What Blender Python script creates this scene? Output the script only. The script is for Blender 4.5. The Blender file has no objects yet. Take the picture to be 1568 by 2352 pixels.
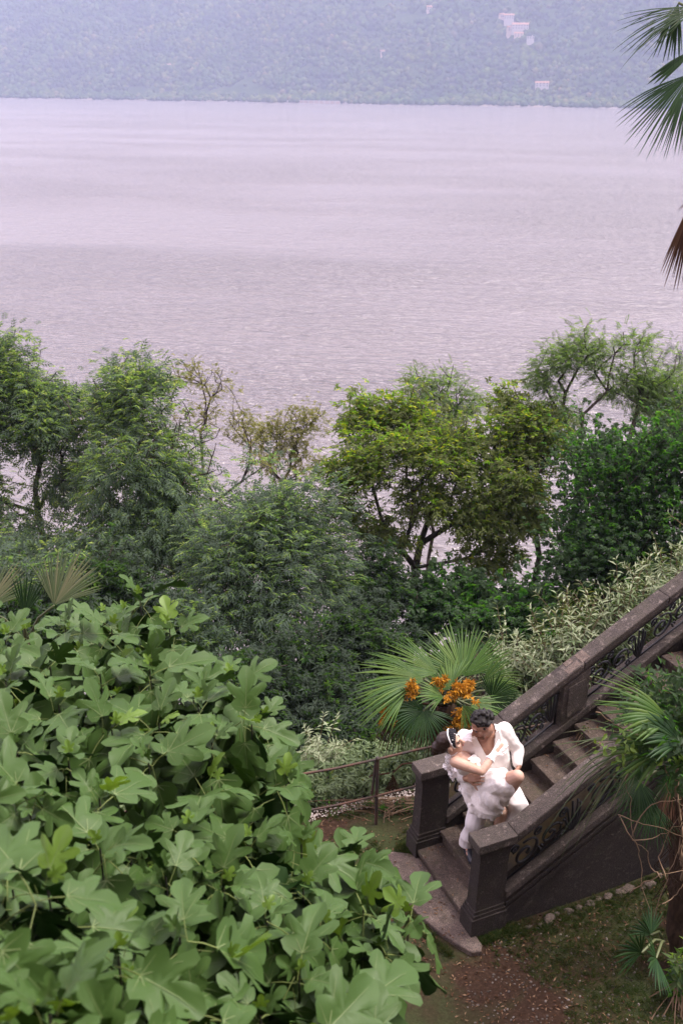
import bpy, bmesh, math, random
import numpy as np
from mathutils import Vector, Matrix, Quaternion

random.seed(7)
RNG = np.random.default_rng(7)
SC = bpy.context.scene
COL = SC.collection
R = math.radians

# ------------------------------------------------------------------ camera
PITCH, ROLL, CAM = R(23.35), R(0.4), Vector((0.0, 0.0, 8.02))
FPX = 996.0
cam_data = bpy.data.cameras.new('camera')
cam = bpy.data.objects.new('camera', cam_data)
COL.objects.link(cam)
CAMROT = (Matrix.Rotation(math.pi / 2 - PITCH, 3, 'X') @ Matrix.Rotation(ROLL, 3, 'Z'))
cam.matrix_world = Matrix.Translation(CAM) @ CAMROT.to_4x4()
cam_data.sensor_fit = 'VERTICAL'
cam_data.sensor_height = 36.0
cam_data.lens = 36.0 * FPX / 1024.0
cam_data.clip_start = 0.1
cam_data.clip_end = 20000.0
cam_data.dof.use_dof = True
cam_data.dof.focus_distance = 10.4
cam_data.dof.aperture_fstop = 3.2
SC.camera = cam

# ------------------------------------------------------------------ light: thin overcast, soft sun over the lake to the right
SUN_EL, SUN_AZ = R(62), R(72)
world = bpy.data.worlds.new('World')
SC.world = world
world.use_nodes = True
wn, wl = world.node_tree.nodes, world.node_tree.links
bg = wn['Background']
sky = wn.new('ShaderNodeTexSky')
sky.sky_type = 'NISHITA'
sky.sun_disc = False
sky.sun_elevation = SUN_EL
sky.sun_rotation = SUN_AZ
sky.air_density = 1.2
sky.dust_density = 4.0
veil = wn.new('ShaderNodeMix')
veil.data_type = 'RGBA'
veil.inputs['Factor'].default_value = 0.62
wl.new(sky.outputs['Color'], veil.inputs[6])
veil.inputs[7].default_value = (20.0, 16.2, 16.9, 1)      # even cloud cover, faintly rosy
wl.new(veil.outputs[2], bg.inputs['Color'])
bg.inputs['Strength'].default_value = 0.10
sun_data = bpy.data.lights.new('sun', 'SUN')
sun_data.energy = 3.5
sun_data.angle = R(22)
sun_data.color = (1.0, 0.92, 0.84)
sun = bpy.data.objects.new('sun', sun_data)
COL.objects.link(sun)
sd = Vector((math.sin(SUN_AZ) * math.cos(SUN_EL), math.cos(SUN_AZ) * math.cos(SUN_EL), math.sin(SUN_EL)))
sun.rotation_euler = sd.to_track_quat('Z', 'Y').to_euler()
SC.view_settings.view_transform = 'Standard'
SC.view_settings.look = 'None'
SC.view_settings.gamma = 1.0
SC.view_settings.exposure = 0.9
SC.view_settings.use_curve_mapping = False
SC.render.engine = 'CYCLES'
SC.cycles.use_denoising = True
SC.cycles.max_bounces = 14
SC.cycles.diffuse_bounces = 7
SC.cycles.glossy_bounces = 3
SC.cycles.transmission_bounces = 8
SC.cycles.transparent_max_bounces = 6
SC.cycles.volume_bounces = 1
SC.cycles.caustics_reflective = False
SC.cycles.caustics_refractive = False

LAKE_Z = -20.0


def ray(X, Y):
    """direction through a point given in the 1568-wide frame of the photograph"""
    px, py = X * 682 / 1568, Y * 682 / 1568
    return CAMROT @ Vector(((px - 341) / FPX, -(py - 512) / FPX, -1.0))


def at(X, Y, y):
    d = ray(X, Y)
    return CAM + d * (y / d.y)


def onz(X, Y, z):
    d = ray(X, Y)
    return CAM + d * ((z - CAM.z) / d.z)


# ------------------------------------------------------------------ helpers
def tag(o, label=None, cat=None, group=None, kind=None):
    if label: o['label'] = label
    if cat: o['category'] = cat
    if group: o['group'] = group
    if kind: o['kind'] = kind
    return o


def empty(name, loc=(0, 0, 0), rz=0.0, parent=None):
    o = bpy.data.objects.new(name, None)
    COL.objects.link(o)
    o.location = loc
    o.rotation_euler = (0, 0, rz)
    o.empty_display_size = 0.1
    if parent: o.parent = parent
    return o


def link(name, me, mats=None, parent=None):
    if mats is not None and len(me.materials) == 0:
        for m in (mats if isinstance(mats, (list, tuple)) else [mats]):
            me.materials.append(m)
    o = bpy.data.objects.new(name, me)
    COL.objects.link(o)
    if parent: o.parent = parent
    return o


def npmesh(name, V, F, smooth=False, mi=None):
    """V (n,3); F (m,k) int array or list of such arrays"""
    me = bpy.data.meshes.new(name)
    V = np.asarray(V, dtype=np.float32)
    Fs = F if isinstance(F, list) else [F]
    Fs = [np.asarray(f, dtype=np.int32) for f in Fs if len(f)]
    me.vertices.add(len(V))
    me.vertices.foreach_set('co', V.ravel())
    nl = sum(f.size for f in Fs)
    npoly = sum(len(f) for f in Fs)
    me.loops.add(nl)
    me.loops.foreach_set('vertex_index', np.concatenate([f.ravel() for f in Fs]))
    starts, off = [], 0
    for f in Fs:
        starts.append(off + np.arange(len(f), dtype=np.int32) * f.shape[1])
        off += f.size
    me.polygons.add(npoly)
    me.polygons.foreach_set('loop_start', np.concatenate(starts).astype(np.int32))
    if smooth:
        me.polygons.foreach_set('use_smooth', np.ones(npoly, dtype=bool))
    if mi is not None:
        me.polygons.foreach_set('material_index', np.asarray(mi, dtype=np.int32))
    me.update(calc_edges=True)
    me.validate()
    return me


class MB:
    """collects simple shapes into one mesh"""

    def __init__(self):
        self.V, self.F, self.M = [], [], []

    def add(self, verts, faces, m=0):
        b = len(self.V)
        self.V += [tuple(v) for v in verts]
        for f in faces:
            self.F.append([b + i for i in f])
            self.M.append(m)

    def box(self, x0, x1, y0, y1, z0, z1, m=0):
        self.add([(x0, y0, z0), (x1, y0, z0), (x1, y1, z0), (x0, y1, z0), (x0, y0, z1), (x1, y0, z1), (x1, y1, z1), (x0, y1, z1)],
                 [(0, 3, 2, 1), (4, 5, 6, 7), (0, 1, 5, 4), (1, 2, 6, 5), (2, 3, 7, 6), (3, 0, 4, 7)], m)

    def loft(self, rings, m=0, cap=True):
        n = len(rings[0])
        b = len(self.V)
        for r in rings: self.V += [tuple(v) for v in r]
        for i in range(len(rings) - 1):
            for j in range(n):
                k = (j + 1) % n
                self.F.append([b + i * n + j, b + i * n + k, b + (i + 1) * n + k, b + (i + 1) * n + j]); self.M.append(m)
        if cap:
            self.F.append([b + j for j in reversed(range(n))]); self.M.append(m)
            e = b + (len(rings) - 1) * n
            self.F.append([e + j for j in range(n)]); self.M.append(m)

    def tube(self, pts, rad, sides=6, m=0, cap=True):
        pts = [Vector(p) for p in pts]
        if not isinstance(rad, (list, tuple)): rad = [rad] * len(pts)
        rings, up = [], None
        for i, p in enumerate(pts):
            t = (pts[min(i + 1, len(pts) - 1)] - pts[max(i - 1, 0)])
            t = t.normalized() if t.length > 1e-9 else Vector((0, 0, 1))
            if up is None:
                up = t.orthogonal().normalized()
            else:
                up = (up - t * up.dot(t))
                up = up.normalized() if up.length > 1e-6 else t.orthogonal().normalized()
            s = t.cross(up)
            rings.append([p + (up * math.cos(a) + s * math.sin(a)) * rad[i] for a in [2 * math.pi * k / sides for k in range(sides)]])
        self.loft(rings, m, cap)

    def mesh(self, name, smooth=False):
        me = bpy.data.meshes.new(name)
        me.from_pydata(self.V, [], self.F)
        if any(self.M): me.polygons.foreach_set('material_index', self.M)
        if smooth: me.polygons.foreach_set('use_smooth', [True] * len(self.F))
        me.update()
        return me

    def build(self, name, mats, parent=None, smooth=False, bevel=0.0):
        o = link(name, self.mesh(name, smooth), mats, parent)
        if bevel:
            bv = o.modifiers.new('bevel', 'BEVEL'); bv.width = bevel; bv.segments = 2; bv.limit_method = 'ANGLE'
            bv.angle_limit = R(35)
        return o


def hash2(ix, iy, seed):
    h = (ix.astype(np.int64) * 374761393 + iy.astype(np.int64) * 668265263 + seed * 1442695041) & 0x7fffffff
    h = ((h ^ (h >> 13)) * 1274126177) & 0x7fffffff
    return ((h ^ (h >> 16)) & 0xffff) / 65535.0


def vnoise(x, y, seed=0):
    x, y = np.asarray(x, float), np.asarray(y, float)
    ix, iy = np.floor(x), np.floor(y)
    fx, fy = x - ix, y - iy
    fx, fy = fx * fx * (3 - 2 * fx), fy * fy * (3 - 2 * fy)
    a, b = hash2(ix, iy, seed), hash2(ix + 1, iy, seed)
    c, d = hash2(ix, iy + 1, seed), hash2(ix + 1, iy + 1, seed)
    return (a + (b - a) * fx) * (1 - fy) + (c + (d - c) * fx) * fy


def fbm(x, y, seed=0, oct=4):
    s, a, t = 0, 1.0, 0
    for k in range(oct):
        s = s + a * vnoise(x * 2 ** k, y * 2 ** k, seed + k); t += a; a *= .5
    return s / t


def smooth01(t):
    t = np.clip(t, 0, 1)
    return t * t * (3 - 2 * t)


# ------------------------------------------------------------------ materials
def lin(c):
    return tuple(((v / 255) / 12.92 if v / 255 <= .04045 else ((v / 255 + .055) / 1.055) ** 2.4) for v in c)


class NT:
    def __init__(self, name):
        self.m = bpy.data.materials.new(name)
        self.m.use_nodes = True
        self.n, self.l = self.m.node_tree.nodes, self.m.node_tree.links
        self.p = self.n['Principled BSDF']
        self.out = self.n['Material Output']

    def node(self, t, **kw):
        x = self.n.new(t)
        for k, v in kw.items(): setattr(x, k, v)
        return x

    def coord(self, obj=True, scale=(1, 1, 1)):
        if obj:
            src = self.node('ShaderNodeTexCoord').outputs['Object']
        else:
            src = self.node('ShaderNodeNewGeometry').outputs['Position']
        mp = self.node('ShaderNodeMapping')
        mp.inputs['Scale'].default_value = scale
        self.l.new(src, mp.inputs['Vector'])
        return mp.outputs['Vector']

    def noise(self, vec, scale, detail=4, rough=.55, dist=0):
        x = self.node('ShaderNodeTexNoise')
        x.inputs['Scale'].default_value = scale
        x.inputs['Detail'].default_value = detail
        x.inputs['Roughness'].default_value = rough
        x.inputs['Distortion'].default_value = dist
        if vec is not None: self.l.new(vec, x.inputs['Vector'])
        return x.outputs['Fac']

    def ramp(self, fac, stops):
        x = self.node('ShaderNodeValToRGB')
        e = x.color_ramp.elements
        while len(e) < len(stops): e.new(.5)
        for i, (p, c) in enumerate(stops):
            e[i].position = p
            e[i].color = (*c, 1) if isinstance(c, tuple) else (c, c, c, 1)
        self.l.new(fac, x.inputs['Fac'])
        return x.outputs['Color']

    def mix(self, a, b, fac, mode='MIX'):
        x = self.node('ShaderNodeMix', data_type='RGBA', blend_type=mode)
        for s, v in ((x.inputs[6], a), (x.inputs[7], b), (x.inputs[0], fac)):
            if hasattr(v, 'links'): self.l.new(v, s)
            elif isinstance(v, tuple): s.default_value = (*v, 1)
            else: s.default_value = v
        return x.outputs[2]

    def bump(self, h, strength=.3, dist=.02):
        x = self.node('ShaderNodeBump')
        x.inputs['Strength'].default_value = strength
        x.inputs['Distance'].default_value = dist
        self.l.new(h, x.inputs['Height'])
        self.l.new(x.outputs['Normal'], self.p.inputs['Normal'])

    def set(self, color=None, rough=.7, spec=.3):
        if color is not None:
            if hasattr(color, 'links'): self.l.new(color, self.p.inputs['Base Color'])
            else: self.p.inputs['Base Color'].default_value = (*color, 1)
        self.p.inputs['Roughness'].default_value = rough
        self.p.inputs['Specular IOR Level'].default_value = spec
        return self.m


def plain(name, c, rough=.7, spec=.3):
    return NT(name).set(c, rough, spec)


def m_leaf(name, c1, c2, c3=None, rough=.45, trans=.3, back=None, per='island', spec=.15, gloss_noise=False):
    t = NT(name)
    if per == 'island':
        rnd = t.node('ShaderNodeNewGeometry').outputs['Random Per Island']
    else:
        rnd = t.node('ShaderNodeObjectInfo').outputs['Random']
    stops = [(0.0, c1), (.6, c2)] + ([(1.0, c3)] if c3 else [])
    col = t.ramp(rnd, stops)
    nz = t.noise(t.coord(False), 1.7, 3)
    col = t.mix(col, t.mix(col, (.55, .6, .5), 1.0, 'MULTIPLY'), t.ramp(nz, [(.4, 0.0), (.7, .7)]))
    if back:
        geo = t.node('ShaderNodeNewGeometry').outputs['Backfacing']
        col = t.mix(col, back, geo)
    t.set(col, rough, spec)
    tr = t.node('ShaderNodeBsdfTranslucent')
    t.l.new(t.mix(col, (1.0, 1.0, .45), 1.0, 'MULTIPLY'), tr.inputs['Color'])
    mx = t.node('ShaderNodeMixShader')
    mx.inputs[0].default_value = trans
    t.l.new(t.p.outputs[0], mx.inputs[1]); t.l.new(tr.outputs[0], mx.inputs[2])
    t.l.new(mx.outputs[0], t.out.inputs['Surface'])
    return t.m


def m_stone(name, dark, light, pale, moss=.25):
    t = NT(name)
    v = t.coord(False)
    big, fine, sp = t.noise(v, 2.2, 5, .6, .4), t.noise(v, 38, 5, .7), t.noise(v, 16, 3, .6)
    col = t.mix(t.ramp(big, [(.3, dark), (.72, light)]), t.ramp(fine, [(.3, dark), (.7, light)]), .5)
    col = t.mix(col, pale, t.ramp(sp, [(.60, 0.0), (.74, .7)]))
    col = t.mix(col, (.028, .024, .024), t.ramp(t.noise(v, 5.5, 4, .7, .8), [(.55, 0.0), (.75, .7)]))
    if moss:
        col = t.mix(col, (.05, .06, .022), t.ramp(t.noise(v, 3.1, 5, .65), [(.52, 0.0), (.75, moss)]))
    st = t.coord(False, (9, 9, .6))
    col = t.mix(col, (.035, .03, .03), t.ramp(t.noise(st, 1.0, 3), [(.5, 0.0), (.8, .55)]))
    col = t.mix(col, pale, t.ramp(t.noise(v, 6.5, 6, .75, .6), [(.56, 0.0), (.70, .55)]))
    gr = t.noise(v, 95, 3, .8)
    col = t.mix(col, t.mix(col, (2.1, 2.0, 1.95), 1.0, 'MULTIPLY'), t.ramp(gr, [(.52, 0.0), (.68, 1.0)]))
    col = t.mix(col, (.02, .018, .017), t.ramp(gr, [(.34, .8), (.46, 0.0)]))
    t.bump(t.noise(v, 60, 6, .75), .6, .03)
    return t.set(col, .9, .2)


M = {}
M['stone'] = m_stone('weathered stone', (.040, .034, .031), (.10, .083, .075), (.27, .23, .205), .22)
M['stonewall'] = m_stone('shade-darkened stone', (.018, .015, .014), (.048, .039, .035), (.10, .083, .072), .2)  # stair stone darkened: shade on walls and shafts put into the colour
M['tread'] = m_stone('worn tread stone', (.045, .034, .028), (.105, .080, .066), (.20, .16, .135), .5)
M['slab'] = m_stone('landing stone', (.080, .064, .055), (.175, .135, .115), (.26, .215, .185), .3)
M['iron'] = plain('black iron', (.012, .013, .016), .5, .5)
t = NT('rusted rail'); v = t.coord(False)
M['rail'] = t.set(t.ramp(t.noise(v, 6, 4), [(.35, (.045, .037, .033)), (.65, (.10, .05, .034))]), .8, .3)
M['rusty_post'] = t.m
t = NT('ochre lichened plate'); v = t.coord(False)
M['ochre'] = t.set(t.ramp(t.noise(v, 3.0, 5, .7), [(.35, (.16, .145, .125)), (.52, (.27, .23, .15)), (.66, (.38, .30, .13))]), .9, .1)
M['bark'] = NT('grey bark').m
t = NT('grey brown bark'); v = t.coord(False, (1, 1, .3))
M['bark'] = t.set(t.ramp(t.noise(v, 14, 5), [(.3, (.025, .02, .017)), (.7, (.085, .07, .06))]), .95, .1)
M['palebark'] = plain('pale fig bark', (.06, .052, .046), .85, .2)
t = NT('fibrous palm bark'); v = t.coord(False, (1, 1, .25))
M['palmbark'] = t.set(t.ramp(t.noise(v, 30, 5), [(.3, (.018, .012, .009)), (.7, (.06, .038, .025))]), .95, .1)
M['twig'] = plain('dry pale twig', (.20, .14, .09), .9, .1)
# ground
t = NT('garden soil'); v = t.coord(False)
soil = t.ramp(t.noise(v, 26, 5, .7), [(.3, (.024, .014, .009)), (.55, (.048, .028, .018)), (.75, (.10, .062, .042))])
grs = t.ramp(t.noise(v, 40, 4, .7), [(.3, (.022, .034, .012)), (.7, (.06, .075, .03))])
col = t.mix(soil, grs, t.ramp(t.noise(v, .9, 5, .65, .3), [(.43, 0.0), (.60, .85)]))
t.bump(t.noise(v, 50, 5, .8), .6, .03)
M['ground'] = t.set(col, .95, .1)
# fig, palms, trees
M['fig'] = m_leaf('fig leaf', (.004, .018, .005), (.010, .035, .006), (.032, .075, .014), .50, .14, (.05, .10, .022), 'object', .24)
M['figyoung'] = m_leaf('young fig leaf', (.13, .24, .035), (.22, .33, .055), None, .45, .4, None, 'object', .4)
M['vein'] = plain('fig vein', (.12, .17, .06), .6, .3)
M['petiole'] = plain('fig petiole', (.13, .17, .045), .6, .3)
M['palm'] = m_leaf('fan palm leaf', (.032, .085, .014), (.060, .125, .020), (.10, .165, .03), .42, .22, (.07, .12, .03), 'island', .22)
M['palmdark'] = m_leaf('dark fan palm leaf', (.014, .042, .014), (.024, .062, .018), (.036, .08, .024), .42, .2, (.04, .075, .03), 'island', .18)
M['palmpale'] = m_leaf('pale palm leaf back', (.055, .085, .034), (.09, .12, .055), (.17, .165, .095), .5, .25, (.12, .15, .075), 'island', .3)
M['palmdead'] = m_leaf('dead palm leaf', (.035, .018, .012), (.075, .038, .025), (.14, .08, .05), .85, .05, None, 'island', .1)
M['palmstem'] = plain('palm leaf stalk', (.10, .12, .05), .5, .4)
M['orange'] = m_leaf('orange palm flowers', (.36, .15, .012), (.50, .23, .02), (.58, .31, .05), .8, .15, None, 'island', .1)
M['ash'] = m_leaf('ash leaf', (0.143, 0.266, 0.086), (0.255, 0.407, 0.129), (0.486, 0.583, 0.213), .45, .55, (.085, .13, .085))
M['ashblue'] = m_leaf('grey green ash leaf', (0.130, 0.255, 0.106), (0.231, 0.382, 0.164), (0.432, 0.549, 0.251), .45, .55, (.085, .125, .09))
M['golden'] = m_leaf('yellow green leaf', (0.120, 0.287, 0.035), (0.222, 0.396, 0.046), (0.524, 0.516, 0.061), .5, .55, (.12, .15, .05))
M['locust'] = m_leaf('locust leaf', (0.131, 0.278, 0.048), (0.208, 0.365, 0.067), (0.330, 0.471, 0.105), .5, .55, (.10, .15, .06))
M['ivy'] = m_leaf('ivy leaf', (0.040, 0.158, 0.024), (0.079, 0.252, 0.038), (0.175, 0.396, 0.062), .38, .55, (.05, .09, .04))
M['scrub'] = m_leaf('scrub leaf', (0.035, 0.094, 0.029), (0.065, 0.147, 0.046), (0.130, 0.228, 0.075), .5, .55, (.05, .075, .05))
M['bare'] = m_leaf('sparse yellow leaf', (0.168, 0.192, 0.060), (0.228, 0.240, 0.072), (0.336, 0.288, 0.144), .5, .55, None)
M['silver'] = m_leaf('silver buddleia leaf', (.10, .155, .065), (.18, .235, .12), (.46, .50, .38), .6, .25, (.30, .35, .22), 'island', .2)
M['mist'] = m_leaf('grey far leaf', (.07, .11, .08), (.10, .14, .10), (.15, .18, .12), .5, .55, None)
M['grass'] = m_leaf('short grass', (.030, .062, .012), (.055, .095, .02), (.14, .13, .045), .6, .25, None)
M['litter'] = m_leaf('fallen leaf', (.07, .035, .02), (.14, .075, .045), (.30, .20, .13), .9, .1, None, 'island', .1)
M['pebble'] = m_leaf('pebble', (.07, .058, .05), (.13, .11, .095), (.24, .21, .19), .85, 0, None, 'island', .2)
M['rubble'] = m_stone('rubble stone', (.06, .048, .04), (.16, .125, .105), (.28, .23, .20), .2)

# ================================================================== SETTING
F0, TH = Vector((1.367, 7.60, 0.0)), 0.412
CU, SU = math.cos(TH), math.sin(TH)


def loc2w(a, b, z=0.0):
    """stair frame: a along the flight, b across it away from the terrace, z up"""
    return Vector((F0.x + a * CU - b * SU, F0.y + a * SU + b * CU, z))


RISE, RUN, N0 = 0.16, 0.284, 0.02
SLOPE = RISE / RUN
RW_ANG = R(19)
RP0 = Vector((0.43, 9.30, 0.0))


def ground_z(x, y):
    x, y = np.asarray(x, float), np.asarray(y, float)
    q = -(x - RP0.x) * math.sin(RW_ANG) + (y - RP0.y) * math.cos(RW_ANG)
    a = (x - F0.x) * CU + (y - F0.y) * SU
    b = -(x - F0.x) * SU + (y - F0.y) * CU
    qq = np.maximum(q - .30, 0)
    z = -(0.84 * qq - 0.5 * (1 - np.exp(-qq / .8))) + (fbm(x * .35, y * .35, 3) - .5) * np.minimum(qq * .4, 2.0)
    bank = SLOPE * np.clip(a - .5, 0, 40) * .75
    bank = np.minimum(bank, 3.2 + 0.05 * a)
    fall = np.maximum(b - 2.0, 0)
    zb = bank * smooth01((b - 1.22) / .2) - .8 * fall
    z = np.where((b > 1.2) & (a > .3), np.maximum(z, zb), z)
    z = np.maximum(z, LAKE_Z - 2.0)
    z = z + (fbm(x * 1.1, y * 1.1, 9, 3) - .5) * .06 * (np.abs(z) < 6)
    return z


def gz(x, y): return float(ground_z(x, y))


def grid_axis(edges):
    out = []
    for a, b, st in edges: out.append(np.arange(a, b, st))
    return np.concatenate(out + [np.array([edges[-1][1]])])


xs = grid_axis([(-160, -30, 6), (-30, -6, 1.0), (-6, 9, .16), (9, 30, 1.0), (30, 160, 6)])
ys = grid_axis([(-60, 0, 6), (0, 4, .5), (4, 14, .16), (14, 46, 1.0)])
GX, GY = np.meshgrid(xs, ys)
GZ = ground_z(GX, GY)


def grid_faces(ny, nx):
    i = (np.arange(ny - 1)[:, None] * nx + np.arange(nx - 1)[None, :]).ravel()
    return np.stack([i, i + 1, i + nx + 1, i + nx], 1)


gm = npmesh('ground', np.stack([GX, GY, GZ], -1).reshape(-1, 3), grid_faces(len(ys), len(xs)), True)
tag(link('ground', gm, M['ground']), kind='structure')

# lake
t = NT('lake water')
geo = t.node('ShaderNodeNewGeometry').outputs['Position']


def wv(scale, rot):
    mp = t.node('ShaderNodeMapping')
    mp.vector_type = 'TEXTURE'
    mp.inputs['Scale'].default_value = tuple(1 / s for s in scale)
    mp.inputs['Rotation'].default_value = (0, 0, rot)
    t.l.new(geo, mp.inputs['Vector'])
    return mp.outputs['Vector']


def mul(a, k):
    x = t.node('ShaderNodeMath', operation='MULTIPLY')
    t.l.new(a, x.inputs[0])
    if hasattr(k, 'links'): t.l.new(k, x.inputs[1])
    else: x.inputs[1].default_value = k
    return x.outputs[0]


def addn(a, b):
    x = t.node('ShaderNodeMath', operation='ADD')
    t.l.new(a, x.inputs[0]); t.l.new(b, x.inputs[1])
    return x.outputs[0]


w1 = t.noise(wv((.22, .52, 1), R(-24)), 1.0, 3, .5, .4)
w2 = t.noise(wv((.7, 1.7, 1), R(-16)), 1.0, 3, .55, .4)
w3 = t.noise(wv((.05, .13, 1), R(-20)), 1.0, 2, .5)
patch = t.ramp(t.noise(wv((.006, .014, 1), R(-8)), 1.0, 3), [(.42, .55), (.60, 1.5)])
h = mul(addn(addn(mul(w1, 1.0), mul(w2, .70)), mul(w3, .5)), patch)
t.bump(h, 1.0, 1.0)
t.p.inputs['IOR'].default_value = 1.5
t.set((.165, .148, .153), .18, .5)
M['water'] = t.m
mb = MB(); mb.add([(-5000, 8, LAKE_Z), (5000, 8, LAKE_Z), (5000, 5000, LAKE_Z), (-5000, 5000, LAKE_Z)], [(0, 1, 2, 3)])
tag(mb.build('lake', M['water']), kind='structure')

# far hillside
A0, A1 = onz(0, 226, LAKE_Z), onz(1568, 252, LAKE_Z)
HS = (A1 - A0).normalized()
HN = Vector((-HS.y, HS.x, 0))
if HN.y < 0: HN = -HN
HLEN = (A1 - A0).length


def hill_h(s, tt):
    tt = np.asarray(tt, float)
    base = np.where(tt < 45, tt * .22, 10 + (tt - 45) * .62)
    base = np.minimum(base, 310 + (tt - 530) * .12)
    rid = (fbm(s * .006 + tt * .0025, tt * .004, 21, 4) - .5) * np.clip(tt * .35, 0, 70)
    return base + rid


def hill_pt(s, tt, dz=0.0):
    j = (fbm(s * .01, s * .003, 5) - .5) * 60 * np.exp(-np.asarray(tt, float) / 300)
    x = A0.x + HS.x * s + HN.x * (tt + j)
    y = A0.y + HS.y * s + HN.y * (tt + j)
    return np.stack([x, y, LAKE_Z + hill_h(s, tt) + dz], -1)


ss = np.concatenate([np.arange(-2600, -300, 60), np.arange(-300, HLEN + 300, 12), np.arange(HLEN + 300, HLEN + 2600, 60)])
tts = np.concatenate([[-40, -10, 0, 4, 10, 18], np.arange(28, 520, 12), np.arange(520, 1500, 80)])
S2, T2 = np.meshgrid(ss, tts)
hv = hill_pt(S2, T2)
hv[..., 2] = np.where(T2 <= 0, LAKE_Z - 3, hv[..., 2])
t = NT('wooded hillside'); v = t.coord(False)
M['hill'] = t.set(t.ramp(t.noise(v, .05, 5, .7), [(.35, (.022, .040, .016)), (.6, (.04, .062, .025)), (.75, (.11, .09, .055))]), 1.0, 0)
tag(link('hillside', npmesh('hillside', hv.reshape(-1, 3), grid_faces(len(tts), len(ss)), True), M['hill']), kind='structure')


def hill_at(X, Y):
    d = ray(X, Y)
    lo = 600.0
    for k in range(2400):
        y = lo + k * 1.0
        p = CAM + d * (y / d.y)
        r = p - A0
        s, tt = r.dot(HS), r.x * HN.x + r.y * HN.y
        q = hill_pt(np.array(s), np.array(tt))
        if tt > 0 and p.z <= q[2] + .3: return p
    return p


# the forest on it: lumpy crowns
ico = bmesh.new(); bmesh.ops.create_icosphere(ico, subdivisions=2, radius=1.0)
IV = np.array([v.co[:] for v in ico.verts]); IF = np.array([[v.index for v in f.verts] for f in ico.faces]); ico.free()
NTREE = 24000
fs = RNG.uniform(-260, HLEN + 160, NTREE)
ft = 3 + 640 * RNG.random(NTREE) ** 1.25
keep = ~((fbm(fs * .012, ft * .02, 31, 3) > .74))
fs, ft = fs[keep], ft[keep]
fp = hill_pt(fs, ft)
fr = RNG.uniform(2.4, 5.2, len(fs)) * (.75 + .5 * vnoise(fs * .02, ft * .03, 8))
ic1 = bmesh.new(); bmesh.ops.create_icosphere(ic1, subdivisions=1, radius=1.0)
LV = np.array([v.co[:] for v in ic1.verts]); LF = np.array([[v.index for v in f.verts] for f in ic1.faces]); ic1.free()
jit = 1 + RNG.uniform(-.22, .22, (len(fs), len(LV)))
V = LV[None] * jit[..., None] * fr[:, None, None] * np.array([1, 1, .95])
V = V + fp[:, None, :] + np.array([0, 0, 1])[None, None] * (fr * .55)[:, None, None]
Fq = (LF[None] + (np.arange(len(fs)) * len(LV))[:, None, None]).reshape(-1, 3)
t = NT('far forest'); v = t.coord(False)
isl = t.node('ShaderNodeNewGeometry').outputs['Random Per Island']
c = t.ramp(isl, [(0, (.020, .042, .014)), (.5, (.036, .066, .021)), (.9, (.06, .092, .03)), (1.0, (.09, .095, .05))])
c = t.mix(c, t.mix(c, (1.5, 1.15, .9), 1.0, 'MULTIPLY'), t.ramp(t.noise(v, .012, 4), [(.45, 0.0), (.62, 1.0)]))
c = t.mix(c, (.02, .035, .03), t.ramp(t.noise(v, .018, 4), [(.52, 0.0), (.66, .8)]))
M['farforest'] = t.set(c, 1.0, 0)
tag(link('forest', npmesh('forest', V.reshape(-1, 3), Fq, True), M['farforest']),
    'wooded slope of tightly packed tree crowns across the lake', kind='stuff')

# stony strip along the far waterline
ss_ = np.arange(-260, HLEN + 200, 7.0)
lo_ = hill_pt(ss_, np.full(len(ss_), -2.0)); hi_ = hill_pt(ss_, np.full(len(ss_), 3.5 + 3.5 * vnoise(ss_ * .05, ss_ * .01, 4)))
lo_[:, 2] = LAKE_Z - .5; hi_[:, 2] = LAKE_Z + .4 + 2.6 * vnoise(ss_ * .07, ss_ * .02, 6)
k_ = np.arange(len(ss_) - 1); n_ = len(ss_)
t = NT('pale shore stones'); v = t.coord(False)
M['shore'] = t.set(t.ramp(t.noise(v, .12, 4, .7), [(.35, (.06, .055, .045)), (.65, (.20, .17, .145))]), .95, .1)
tag(link('shore', npmesh('shore', np.concatenate([lo_, hi_]), np.stack([k_, k_ + 1, n_ + k_ + 1, n_ + k_], 1)), M['shore']), kind='structure')

# houses on the far slope
M['wallwhite'] = plain('white house wall', (.34, .32, .30), .8, .1)
M['wallcream'] = plain('cream house wall', (.40, .32, .26), .8, .1)
M['rooftile'] = plain('terracotta roof', (.26, .15, .11), .9, .1)
M['darkpane'] = plain('dark window', (.04, .05, .06), .3, .5)


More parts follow.
